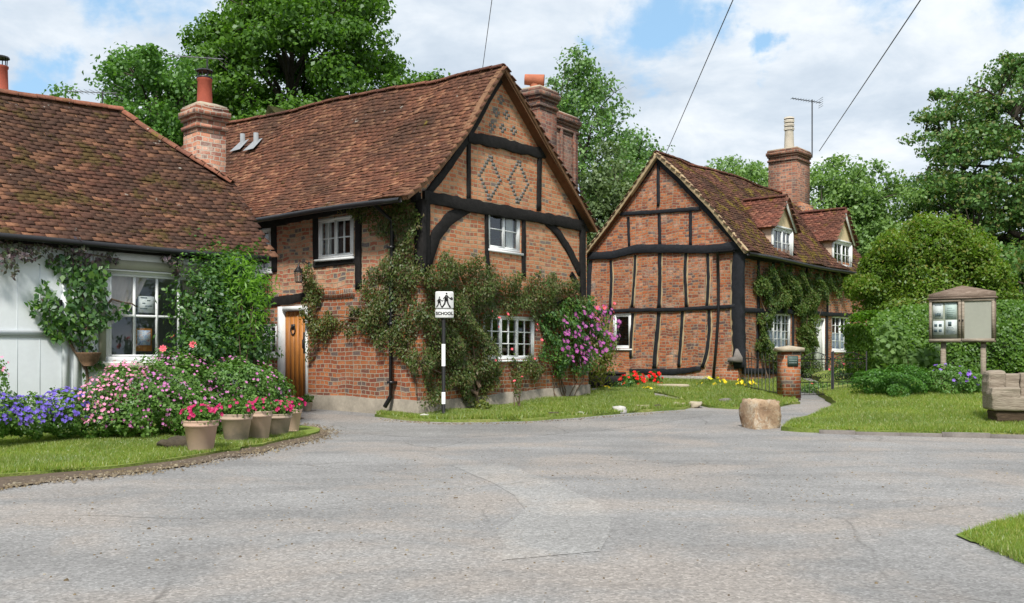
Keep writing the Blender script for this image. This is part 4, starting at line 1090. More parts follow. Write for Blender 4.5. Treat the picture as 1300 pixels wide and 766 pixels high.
for p in (pl3, pr3): beam(h3, vf3, [(x, z-.05) for x, z in p], .13, off=.02, name='bargeboard', mat=lime, jit=.06, depth=.1)
# side wall timbers
S3([(941, 394), (1000, 396), (1085, 401)], .14, off=.05, name='mid_rail'); S3([(940, 322), (1010, 333), (1090, 348)], .26, off=.05, name='wall_plate')
for a, b, c, d in ((962, 330, 394, .1), (981, 333, 395, .1), (1004, 336, 396, .1), (1024, 340, 397, .09), (1050, 344, 400, .1)): S3([(a, b), (a, c)], d)
S3([(940, 322), (941, 400), (942, 468)], .30, off=.055, name='corner_post'); S3([(961, 396), (961, 470)], .10); S3([(969, 398), (969, 445)], .1); S3([(1006, 398), (1006, 445)], .1)
S3([(1049, 400), (1049, 480)], .13, name='door_post'); S3([(1030, 400), (1030, 480)], .11, name='door_post'); S3([(1081, 402), (1081, 450)], .1)
S3([(942, 471), (1026, 472)], .17, off=.05, name='sill_beam'); S3([(1052, 476), (1090, 478)], .15, off=.05, name='sill_beam')
def cur(h): return [(.0, 1.0, 0, h)]
f_ = window(h3, sf3, *w3a, lights=3, cols=2, rows=4, curtain=cur(.5), cmat=bluecurt, bar=.02, label='white three light window with half curtains')
window(h3, sf3, *w3b, lights=2, cols=2, rows=4, curtain=cur(.5), cmat=bluecurt, bar=.02, label='white two light window right of the door')
# open casement on gable
fr_ = window(h3, gf3, *w3g, lights=1, cols=1, rows=1, sill=True, fw=.07, label='white window with its casement standing open')
a0, a1, z0, z1 = w3g
lf = MB(); hx = a0+.07
def leaf(a, z, o): ang = R(52); return (hx+a*math.cos(ang), -(.03+a*math.sin(ang))+o*.7, z)
W_ = .46
for q in ((0, .05, z0+.07, z1-.07), (W_-.05, W_, z0+.07, z1-.07), (.05, W_-.05, z0+.07, z0+.12), (.05, W_-.05, z1-.12, z1-.07)): lf.fbox(leaf, *q, -.02, .02)
lf.build('open_casement', white, fr_)
lg = MB(); lg.fbox(leaf, .05, W_-.05, z0+.12, z1-.12, -.004, .004); lg.build('pane', glass, fr_)
# door
mb = MB(); mb.fbox(sf3, d3[0]+.0, d3[1]-.0, .3, d3[3]+.0, -.14, -.08)
for k in range(1, 5): a = d3[0]+(d3[1]-d3[0])*k/5; mb.fbox(sf3, a-.006, a+.006, .4, d3[3]-.05, -.079, -.074)
mb.fbox(sf3, d3[0], d3[0]+.06, .3, d3[3], -.08, .01); mb.fbox(sf3, d3[1]-.06, d3[1], .3, d3[3], -.08, .01); mb.fbox(sf3, d3[0]+.06, d3[1]-.06, d3[3]-.07, d3[3], -.08, .008)
dd_ = mb.build('door', offwhite, h3, label='white plank front door')
mb = MB(); mb.tube([sf3(d3[0]+.16, 1.5, -.07), sf3(d3[0]+.16, 1.5, -.02), sf3(d3[0]+.28, 1.5, -.02)], .014, 6); mb.build('door_handle', blackiron, dd_)
# gutter & pipes
gx, gz = pr3[0]
mb = MB(); mb.tube([(gx+.03, y, gz-.09+.02*math.sin(y*.9)) for y in np.linspace(-.1, L3, 18)], .06, 8); mb.build('gutter', plastic, h3, True, uv=False)
mb = MB(); mb.tube([gf3(*g3(*p), .14) for p in ((914, 321), (915, 360), (915, 395), (912, 440), (908, 484))], .045, 8); mb.tube([gf3(*g3(934, 319), .12), gf3(*g3(908, 321), .12)], .045, 8)
mb.build('downpipe', plastic, h3, uv=False)
mb = MB(); c = g3(936, 455); mb.prism(gf3, [(c[0]-.22, c[1]-.12), (c[0]+.2, c[1]-.12), (c[0]+.2, c[1]+.02), (c[0]+.05, c[1]+.28), (c[0]-.02, c[1]+.05), (c[0]-.2, c[1])], .0, .2); mb.build('lead_flashing', kerbm, h3)
# dormers
for i, (a0, a1, z0, z1, zp) in enumerate(D):
    am = (a0+a1)/2; ov = .12
    mb = MB(); fnD = lambda a, z, o: (DX+o, a, z)
    # front wall with opening, gable triangle, cheeks
    mb.wall(fnD, [(a0, z0-.05), (a1, z0-.05), (a1, z1+.06), (am, zp-.05), (a0, z1+.06)], [rect(a0+.08, a1-.08, z0, z1)], 0, .12, 0)
    xb = DX-2.1
    xi = DX
    while mainz(xi) < z1+.30: xi -= .02
    for a in (a0, a1): mb.add([(DX, a, z0-.3), (DX, a, z1+.10), (xi, a, z1+.10)], [(0, 1, 2)], 1)
    dm = mb.build('dormer', [cream, cheek], h3, label=['nearer cream gabled dormer', 'farther cream gabled dormer'][i])
    window(h3, fnD, a0+.08, a1-.08, z0, z1, lights=2, cols=2, rows=2, sill=True, full=dm, out=.03).parent = dm
    # trim boards
    tb = MB()
    for sg in (-1, 1):
        e = a0-ov if sg < 0 else a1+ov; ze = z1+.0
        tb.prism(fnD, [(e, ze-.02), (am, zp-.0), (am, zp-.17), (e-sg*.11, ze-.06)], .10, .135)
    tb.fbox(fnD, a0-.02, a1+.02, z1-.0, z1+.07, .0, .05); tb.fbox(fnD, a0-.01, a0+.08, z0-.05, z1, -.02, .045); tb.fbox(fnD, a1-.08, a1+.01, z0-.05, z1, -.02, .045)
    tb.build('dormer_trim', offwhite, dm)
    # roof: ridge level runs back to the main slope
    LD = 2.6; half = (a1-a0)/2+ov+.05; rise = zp+.06-(z1-.04); S_ = math.hypot(half, rise)
    rm = MB()
    for sg in (-1, 1):
        def PD(u, v, sg=sg):
            u = np.asarray(u, float); v = np.asarray(v, float); q = v/S_
            return np.stack([DX+.16-u, am+sg*half*(1-q), (z1-.04)+rise*q-.05*np.sin(PI*q)+.01*np.sin(u*4)], -1)
        def cD(u, v, PD=PD):
            P = PD(u, v); return P[:, 2] > np.interp(P[:, 0], [ap3[0], pr3[2][0], pr3[1][0], pr3[0][0]], [ap3[1], pr3[2][1], pr3[1][1], pr3[0][1]])-.12
        tiles(rm, PD, LD, S_, clip=cD, seed=50+i*2+sg, gauge=.10); deck(rm, PD, LD, S_, clip=cD, nu=26, nv=8, th=.06)
    xr = DX+.14
    while mainz(xr) < zp+.05 and xr > 2.8: xr -= .05
    ridge(rm, [(DX+.16, am, zp+.07), (xr, am, zp+.07)], .11, .30)
    rm.build('dormer_roof', [tiled_, board_brown, tiled_], dm, uv=False)
brick_chm = m_brick('brown_chimney_brick', [(0, (.27, .105, .065)), (.25, (.20, .075, .05)), (.45, (.33, .14, .085)), (.65, (.15, .08, .065)), (.85, (.36, .16, .10))], (.34, .28, .21), pale=.2, dark=.5, ms=.010)
# big chimney
cy_ = 9.55
o_, zc = chimney_stack(h3, ap3[0]+.1, cy_, 1.15, 1.25, ap3[1]-2.2, 9.35, brick_chm, label='broad brick stack on the ridge')
fm = MB(); 
for k in range(4): fm.box(ap3[0]+.1+.575, ap3[0]+.1+.575+.16*(4-k), cy_-.6, cy_+.6, ap3[1]-1.3+.0, ap3[1]-.95+.16*k-.14*0)
fm.build('stepped_shoulder', brick_h3, h3)
cp = MB(); cp.lathe([(.21, 0), (.19, .1), (.165, .75)], 16, (ap3[0]+.1, cy_, zc-.02)); 
for k in range(3): cp.lathe([(.19, 0), (.20, .05), (.19, .10)], 16, (ap3[0]+.1, cy_, zc+.76+k*.15), capt=True)
cp.lathe([(.15, .0), (.15, .45)], 12, (ap3[0]+.1, cy_, zc+.72)); cp.lathe([(.2, 0), (.19, .06), (.05, .10)], 16, (ap3[0]+.1, cy_, zc+1.2), capt=True)
cp.build('chimney_pot', m_plain('pale_pot', (.50, .45, .37), .9, .2, 5, .3), o_, uv=False)

# ================================================================== HOUSE 1: white cottage on the left
h1 = empty('white_cottage', (G1[0], G1[1], 0), math.atan2(.701, .713), 'white boarded cottage with mossy half hipped tile roof and shop window', 'house')
f1 = lambda a, z, o: (a, .2-o, z)
def p1(px, py): p = pick(h1, 1, .2, px, py); return (p.x, p.z)
HW = 2.87; ZE = 3.09; ZR = 5.96; ZH = 4.61; YH = 1.54; QX = 1.56; L1 = 11.0
def PF(u, v):
    u = np.asarray(u, float); v = np.asarray(v, float); S1 = math.hypot(HW, ZR-ZE); q = v/S1
    x = .06-u; y = HW*q; z = ZE+(ZR-ZE)*q-.09*np.sin(PI*np.clip(q, 0, 1))+.02*np.sin(x*1.3+q*3)+.012*np.sin(x*3.7+q*6)+.03*q*np.sin(x*.8+1)
    return np.stack([x, y, z], -1)
def PB(u, v): p = PF(u, v); p[..., 1] = 2*HW-p[..., 1]; return p
S1 = math.hypot(HW, ZR-ZE)
def c1_(u, v):
    P = PF(u, v); lim = np.where(P[:, 1] > YH, -(P[:, 1]-YH)/(HW-YH)*QX, 1.0); return P[:, 0] < lim+.0
def PHp(u, v):    # half hip plane, u across the gable, v up
    u = np.asarray(u, float); v = np.asarray(v, float); SH = math.hypot(QX, ZR-ZH); q = v/SH
    return np.stack([.10-(QX+.1)*q, YH+u, ZH+(ZR-ZH)*q], -1)
SH = math.hypot(QX, ZR-ZH); LH = 2*(HW-YH)
def cH(u, v): q = v/SH; return (u > q*(HW-YH)) & (u < LH-q*(HW-YH))
rb = MB(); tiles(rb, PF, L1, S1, clip=c1_, seed=61, v0=-.05, gauge=.108); tiles(rb, PB, L1, S1, clip=c1_, seed=62); tiles(rb, PHp, LH, SH, clip=cH, seed=63)
deck(rb, PF, L1, S1, clip=c1_, nu=100, nv=30, th=.07); deck(rb, PB, L1, S1, clip=c1_, nu=100, nv=30, th=.07); deck(rb, PHp, LH, SH, clip=cH, nu=40, nv=30, th=.07)
ridge(rb, [tuple(PF(np.array([u]), np.array([S1]))[0]) for u in np.linspace(QX, L1, 10)], .12, .31)
hipp = [(0.08, YH, ZH+.02), (-QX*.5, (YH+HW)/2, (ZH+ZR)/2-.0), (-QX, HW, ZR+.02)]
ridge(rb, hipp, .11, .30); ridge(rb, [(x, 2*HW-y, z) for x, y, z in hipp], .11, .30)
rb.build('roof', [tile1, board_brown, ridgem], h1, uv=False)
wz = ZE-.1
ww1 = (p1(133, 400)[0], p1(262, 400)[0], p1(180, 459)[1], p1(180, 344)[1])
print('w1', ww1)
wb = MB(); wb.wall(f1, rect(-L1, -.06, .0, wz), [rect(*ww1)], 0, .16, 0)
wb.wall(lambda a, z, o: (-.06, a, z), [(.2, 0), (5.54, 0), (5.54, ZE-.1), (2*HW-YH, ZH-.1), (YH, ZH-.1), (.2, ZE-.1)], [], 0, .1, 0); wb.box(-L1, -.06, 5.44, 5.54, 0, wz, 0); wb.box(-L1-.1, -L1, .2, 5.54, 0, wz, 0)
wb.build('wall', bluewhite, h1)
# interior floor and back wall of the shop, dim
# fascia, boards
mb = MB(); mb.fbox(f1, -L1, -.0, wz-.03, wz+.06, .0, .10); mb.build('fascia', timber, h1)
mb = MB(); mb.tube([(x, -.045, ZE-.055+.01*math.sin(x)) for x in np.linspace(-L1, -.02, 16)], .05, 8); mb.build('gutter', plastic, h1, True, uv=False)
mb = MB(); mb.fbox(f1, p1(118, 330)[0], -.07, wz-.30, wz-.035, .0, .045); mb.fbox(f1, p1(118, 330)[0], -.07, wz-.335, wz-.31, .0, .07); mb.build('frieze_board', offwhite, h1)
# sage surround
a0, a1, z0, z1 = ww1; mb = MB()
mb.fbox(f1, a0-.10, a0, z0-.02, z1+.0, -.01, .05); mb.fbox(f1, a0-.14, -.3, z1, z1+.15, -.01, .055); mb.fbox(f1, a0-.16, a1+.2, z0-.12, z0-.02, -.01, .09)
mb.fbox(f1, a1, a1+.1, z0-.02, z1, -.01, .05); sur = mb.build('window_surround', sage, h1)
wf = window(h1, f1, *ww1, lights=1, cols=4, rows=2, sill=True, fw=.075, bar=.04, out=.02, label='large white shop window with four by two panes')
# swagged lace curtain on the left, plain one on the right
mb = MB(); n = 22; vs = []; iw = a1-a0
for i in range(n+1):
    f = i/n; o = -.16+.02*math.sin(i*2.1)
    xt = a0+.07+iw*.40*f; zt_ = z1-.08
    # bottom edge sweeps to the left
    for j in range(7):
        g_ = j/6; x = a0+.07+iw*.40*f*(1-g_)**.55*(1 if f > .0 else 1)+0*g_; z = zt_-(zt_-(z0+.55))*g_*(1-.25*(1-f)); vs.append(f1(x, z, o))
mb.add(vs, [(i*7+j, (i+1)*7+j, (i+1)*7+j+1, i*7+j+1) for i in range(n) for j in range(6)]); mb.build('curtain', curtainm, wf, True, label='swagged lace curtain', uv=False)
mb = MB(); vs = []
for i in range(13): vs += [f1(a1-.36+.28*i/12, z1-.08, -.16+.02*math.sin(i*2)), f1(a1-.30+.22*i/12, z0+.4, -.16+.02*math.sin(i*2))]
mb.add(vs, [(2*i, 2*i+2, 2*i+3, 2*i+1) for i in range(12)]); mb.build('curtain', curtainm, wf, label='lace curtain on the right', uv=False)
# poster and picture inside window (rest against the glass)
def flat_card(name, px0, px1, py0, py1, m, label, cat, o=-.09, extra=None):
    c = p1((px0+px1)/2, (py0+py1)/2); x0 = p1(px0, (py0+py1)/2)[0]; x1 = p1(px1, (py0+py1)/2)[0]; zz0 = p1((px0+px1)/2, py1)[1]; zz1 = p1((px0+px1)/2, py0)[1]
    e = empty(name, h1.location, h1.rotation_euler.z, label, cat); mb = MB(); mb.fbox(f1, x0, x1, zz0, zz1, o-.012, o); mb.build('sheet' if extra is None else 'frame', m, e)
    return e, x0, x1, zz0, zz1
paperm = m_plain('paper', (.78, .80, .80), .7, .03, 3, 0); inkm = m_plain('ink', (.10, .14, .16), .8, .3, 5, 0)
e, x0, x1, zz0, zz1 = flat_card('poster', 178, 199, 376, 397, paperm, 'white paper poster propped behind the shop window glass', 'poster')
mb = MB(); rr = random.Random(2)
for k in range(5):
    w0 = rr.uniform(.05, .12); xc = x0+(x1-x0)*(.35+.3*(k % 2)); mb.fbox(f1, xc-w0/2, xc+w0/2, zz0+.06+k*.045, zz0+.075+k*.045, -.09, -.087)
mb.build('print', inkm, e)
def m_paint():
    n = NT('painted_picture'); tc = n.n('ShaderNodeTexCoord').outputs['Object']; a = n.noise(tc, 9, 5, .6, 1.5)
    n.principled(n.ramp(a, [(.3, (.10, .16, .35)), (.45, (.42, .52, .70)), (.55, (.75, .75, .78)), (.65, (.45, .15, .15)), (.75, (.3, .4, .6))]), .5); return n.m
e, x0, x1, zz0, zz1 = flat_card('framed_picture', 175, 196, 417, 446, oak, 'framed blue painting standing on the shop window sill', 'picture', extra=1)
mb = MB(); mb.fbox(f1, x0+.03, x1-.03, zz0+.10, zz1-.03, -.09, -.086); mb.build('canvas', m_paint(), e)
# large boarded panels on the left
tb = MB()
for px in (83, 97): a = p1(px, 430)[0]; tb.fbox(f1, a-.05, a+.05, .1, wz-.3, .0, .03)
a = p1(83, 430)[0]
tb.fbox(f1, -L1, a-.05, p1(40, 424)[1]-.03, p1(40, 424)[1]+.05, .0, .032); tb.fbox(f1, -L1, a-.05, p1(40, 424)[1]-.055, p1(40, 424)[1]-.03, .0, .012)
tb.build('panel_trim', bluewhite, h1)
mb = MB(); a = p1(75, 390)[0]; mb.fbox(f1, a-.035, a+.03, p1(75, 402)[1], p1(75, 381)[1], .0, .06); mb.build('wall_bracket', blackiron, h1)
for px in range(-30, 83, 9):
    pass
bl = MB()
a = p1(83, 430)[0]-.05; 
while a > -L1: bl.fbox(f1, a-.008, a, .1, wz-.3, .0, .004); a -= .32
bl.build('board_joints', m_plain('board_joint', (.64, .69, .72), .6, .1, 3, 0), h1)
# chimneys
o_, zc = chimney_stack(h1, .02, 2.55, .60, .60, 2.0, 6.27, brick_ch1, label='pale weathered stack with corbelled head')
cp = MB(); cx_, cy2 = .02, 2.55
cp.lathe([(.16, 0), (.15, .05), (.135, .50), (.15, .52), (.15, .56)], 16, (cx_, cy2, zc-.04)); cp.build('chimney_pot', m_plain('red_pot', (.36, .085, .05), .75, .25, 5, .2), o_, True, uv=False)
cw = MB()
for k in range(8): a = k*PI/4; cw.tube([(cx_+.13*math.cos(a), cy2+.13*math.sin(a), zc+.5), (cx_+.14*math.cos(a), cy2+.14*math.sin(a), zc+.68)], .008, 4)
cw.lathe([(.17, 0), (.15, .03), (.02, .06)], 14, (cx_, cy2, zc+.67), capt=True); cw.lathe([(.155, 0), (.155, .025)], 14, (cx_, cy2, zc+.53)); cw.build('cowl', blackiron, o_, uv=False)
q2 = pick(h1, 1, 3.5, 1, 100); w2_ = Matrix.Rotation(h1.rotation_euler.z, 4, 'Z') @ Vector((q2.x, 3.5, 0)); d2_ = w2_.y+G1[1]
o_, zc = chimney_stack(h1, q2.x, 3.5, .42, .42, 4.0, zpx(118, d2_)-.02, brick_ch1, label='second stack at the left end of the roof')
cp = MB(); cp.lathe([(.13, -.1), (.115, .45), (.13, .47), (.13, .5)], 14, (q2.x, 3.5, zc-.02)); cp.build('chimney_pot', MATS['red_pot'], o_, True, uv=False)
cw = MB(); cw.lathe([(.15, 0), (.14, .03), (.02, .05)], 14, (q2.x, 3.5, zc+.62), capt=True)
for k in range(6): a = k*PI/3; cw.tube([(q2.x+.1*math.cos(a), 3.5+.1*math.sin(a), zc+.46), (q2.x+.11*math.cos(a), 3.5+.11*math.sin(a), zc+.63)], .009, 4)
cw.build('cowl', blackiron, o_, uv=False)
# ---- aerials
def aerial(name, base, mast_h, dirv, n, blen, boomlen, label, tilt=0, r=.012):
    e = empty(name, base, 0, label, 'tv aerial', 'television aerials'); m = MB(); m.tube([(0, 0, 0), (0, 0, mast_h)], r*1.3, 6); m.build('mast', blackiron, e, uv=False)
    d = Vector((dirv[0], dirv[1], tilt)).normalized(); s = d.cross(Vector((0, 0, 1))).normalized(); b = MB(); c = Vector((0, 0, mast_h*.97))
    b.tube([c-d*boomlen*.3, c+d*boomlen*.7], r*.9, 5)
    for k in range(n):
        p = c+d*(-.3+k/(n-1))*boomlen; l = blen*(1-.35*k/n); b.tube([p-s*l/2, p+s*l/2], r*.45, 4)
    p = c-d*boomlen*.3
    for k in (-1, 1):
        for j in range(3): b.tube([p+Vector((0, 0, .08*j*k))-s*.2, p+Vector((0, 0, .08*j*k))+s*.2], r*.45, 4)
    b.build('antenna', blackiron if r > .015 else leadm, e, uv=False); return e
aerial('tv_aerial', (on(263, 19.0)[0], 19.0, zpx(118, 19.0)), .72, (-1, .1), 10, .35, 1.15, 'pale tv aerial behind the red pot of the left cottage', .1)
aerial('tv_aerial', (on(130, 20.5)[0], 20.5, zpx(170, 20.5)), .92, (-1, .15), 10, .5, 1.2, 'faint tv aerial rising behind the mossy left ridge', .08)
aerial('tv_aerial', (on(1031, 36)[0], 36.0, zpx(200, 36)), 2.2, (-1, -.1), 12, .4, 1.15, 'black tv aerial on a tall mast beside the broad ridge stack', .12, .018)
# ---- overhead wires to a pole behind the viewer
T = (1.85, -13.5, 7.6)
tag((lambda e: e)(empty('telegraph_pole', (1.85, -13.5, 0), 0, 'wooden telegraph pole behind the viewer', 'pole')), None)
pe = bpy.data.objects['telegraph_pole']; m = MB(); m.tube([(0, 0, -.2), (0, 0, 8)], [.14, .09], 10); m.build('pole', m_plain('creosoted_wood', (.09, .06, .04), .9, .3, 5, .4), pe, uv=False)
m = MB(); m.box(-.5, .5, -.05, .05, 7.5, 7.6); m.build('crossarm', MATS['creosoted_wood'], pe)
def wa(px, py, d): x, y = on(px, d); return (x, y, zpx(py, d))
wire_line('overhead_wire', wa(612, 92, 21.4), T, .007, 'thin wire rising from the ridge of the middle cottage', 'overhead wires', sag=.0)
wire_line('overhead_wire', wa(845, 196, 29.6), T, .010, 'wire rising from the gable apex of the right cottage', 'overhead wires', sag=.0)
wire_line('overhead_wire', wa(1040, 192, 36), T, .014, 'wire running from beside the broad ridge stack to upper right', 'overhead wires', sag=.0)
# ================================================================== leaf materials
L_lime = m_leaf('lime_leaves', [(0.041, 0.102, 0.017), (0.075, 0.164, 0.024), (0.117, 0.233, 0.035), (0.061, 0.137, 0.024)], .35)
L_ash = m_leaf('ash_leaves', [(0.056, 0.136, 0.035), (0.095, 0.207, 0.048), (0.128, 0.254, 0.071)], .35)
L_birch = m_leaf('poplar_leaves', [(0.073, 0.146, 0.062), (0.125, 0.218, 0.083), (0.177, 0.291, 0.114), (0.104, 0.250, 0.062)], .3)
L_willow = m_leaf('willow_leaves', [(.10, .15, .075), (.14, .20, .10), (.08, .13, .06)], .3)
L_pale = m_leaf('pale_leaves', [(0.105, 0.191, 0.068), (0.163, 0.268, 0.095), (0.210, 0.326, 0.125)], .35)
L_dark = m_leaf('dark_leaves', [(0.046, 0.103, 0.032), (0.081, 0.173, 0.046), (0.115, 0.219, 0.065), (0.173, 0.173, 0.069)], .25)
L_bright = m_leaf('bright_leaves', [(0.075, 0.149, 0.019), (0.117, 0.212, 0.026), (0.160, 0.255, 0.037), (0.095, 0.160, 0.021), (0.201, 0.201, 0.048)], .4)
L_hedge = m_leaf('hedge_leaves', [(0.051, 0.122, 0.015), (0.087, 0.184, 0.022), (0.122, 0.224, 0.031)], .35)
L_rose = m_leaf('rose_leaves', [(0.026, 0.084, 0.019), (0.048, 0.120, 0.026), (0.072, 0.168, 0.036), (0.120, 0.228, 0.036)], .3, .04)
L_ger = m_leaf('geranium_leaves', [(0.056, 0.125, 0.027), (0.088, 0.188, 0.037), (0.125, 0.250, 0.062), (0.150, 0.250, 0.075)], .3)
L_creep = m_leaf('creeper_leaves', [(0.044, 0.078, 0.020), (0.078, 0.127, 0.029), (0.117, 0.146, 0.044), (0.137, 0.103, 0.059), (0.064, 0.127, 0.029)], .3)
L_purple = m_leaf('purple_leaves', [(0.067, 0.048, 0.067), (0.133, 0.085, 0.104), (0.095, 0.104, 0.067), (0.057, 0.095, 0.038)], .25, .04)
L_shoot = m_leaf('shoot_leaves', [(.12, .26, .025), (.17, .33, .04), (.10, .22, .03)], .45)
L_lady = m_leaf('broad_pale_leaves', [(.11, .20, .06), (.16, .26, .09), (.09, .17, .05)], .35)
L_low = m_leaf('low_bush_leaves', [(.045, .13, .02), (.07, .18, .03), (.10, .22, .04)], .35)
L_yel = m_leaf('golden_leaves', [(.16, .19, .03), (.12, .17, .04), (.22, .22, .05), (.09, .14, .03)], .4)
petal = lambda n_, c: m_leaf(n_, [c, tuple(min(1, v*1.25) for v in c)], .25, .03)
P_mauve = petal('mauve_petal', (.50, .17, .47)); P_pink = petal('pink_petal', (.66, .26, .48)); P_blue = petal('blue_petal', (.15, .10, .58))
P_mag = petal('magenta_petal', (.42, .01, .12)); P_rose = petal('rose_petal', (.80, .16, .24)); P_clem = petal('clematis_petal', (.33, .07, .34)); P_viol = petal('violet_petal', (.22, .10, .62))
P_red = petal('red_petal', (.72, .04, .05)); P_yel = petal('yellow_petal', (.80, .62, .03)); P_wht = petal('white_petal', (.75, .75, .70)); P_eye = petal('yellow_centre', (.7, .6, .2))
F_mauve = flower_mesh('mauve_flower', .024, 5, P_mauve); F_pink = flower_mesh('pink_flower', .026, 5, P_pink); F_blue = flower_mesh('blue_flower', .030, 5, P_blue, .2)
F_mag = flower_mesh('magenta_flower', .036, 5, P_mag, .35); F_rose = flower_mesh('rose_flower', .055, 8, P_rose, .35, True); F_clem = flower_mesh('clematis_flower', .055, 5, P_clem, .12, centre=P_eye)
F_viol = flower_mesh('violet_flower', .05, 5, P_viol, .2); F_red = flower_mesh('red_flower', .055, 6, P_red, .8, True); F_yel = flower_mesh('yellow_flower', .05, 6, P_yel, .3); F_wht = flower_mesh('white_flower', .012, 6, P_wht, .1)
F_small = flower_mesh('small_rose', .038, 7, P_rose, .35, True); F_mrose = flower_mesh('shoot_bud', .03, 5, P_pink, .4)
barkm = m_plain('bark', (.06, .05, .038), .95, .4, 5, .6); twig = m_plain('twig', (.13, .09, .06), .9, .4, 8, .4)

def plant(name, label, cat, lobes, n, leaf, mat, flowers=None, group=None, stems=0, shell=.45, droop=.25, aspect=.65, outw=.5, lump=.2, zmin=.02, stem_mat=None, extra=None):
    """lobes in world coords (x,y,z,rx,ry,rz)"""
    lo = np.array(lobes); bx, by = float(np.mean(lo[:, 0])), float(np.mean(lo[:, 1])); bz = float(H(bx, by))
    root = empty(name, (bx, by, bz), 0, label, cat, group)
    loc = [(l[0]-bx, l[1]-by, l[2]-bz, l[3], l[4], l[5]) for l in lobes]
    mb, P, O = lobes_leaves(loc, n, leaf, shell, droop, outw, aspect, lump, zmin)
    if extra: extra(mb, loc)
    mb.build('foliage', mat, root, uv=False)
    if stems:
        s = MB(); r = random.Random(n)
        for k in range(stems):
            l = loc[k % len(loc)]; q = (l[0]+r.uniform(-.6, .6)*l[3], l[1]+r.uniform(-.5, .5)*l[4], l[2]+r.uniform(-.2, .5)*l[5]); b = (l[0]*.6+r.uniform(-.1, .1), l[1]*.8+r.uniform(-.08, .08), .0)
            m = ((b[0]*.6+q[0]*.4)+r.uniform(-.08, .08), (b[1]*.6+q[1]*.4), b[2]*.5+q[2]*.5); s.tube([b, m, q], [.014, .010, .004], 5)
        s.build('stems', stem_mat or twig, root, uv=False)
    for (me, cnt, single, zlo, band) in (flowers or []):
        vol = np.array([l[3]*l[4]*l[5] for l in loc])**(2/3.); w_ = vol/vol.sum(); PP = []; OO = []
        for l, wi in zip(loc, w_):
            m = int(cnt*wi*2.4)+1; d = unit(rng.normal(size=(m, 3))); d = d[(d[:, 1] < .35) & (d[:, 2] > zlo)]
            PP.append(np.array(l[:3])+d*np.array(l[3:6])*rng.uniform(1.0, 1.12, (len(d), 1))); OO.append(unit(d+np.array([0, -.2, .35])))
        P2 = np.concatenate(PP); O2 = np.concatenate(OO); ok = P2[:, 2] > .08
        if band: ok &= (P2[:, 2] > band[0]) & (P2[:, 2] < band[1])
        P2 = P2[ok][:cnt*3]; O2 = O2[ok][:cnt*3]; ix = rng.permutation(len(P2))[:cnt]
        add_flowers(root, P2[ix], O2[ix], me, single)
    return root
def lb(px, py, d, wpx, hpx, ry=None):
    k = d/F; rx = wpx/2*k; return ((px-CX)*k, d, EYE+(HY-py)*k, rx, ry if ry else rx*.8, hpx/2*k)

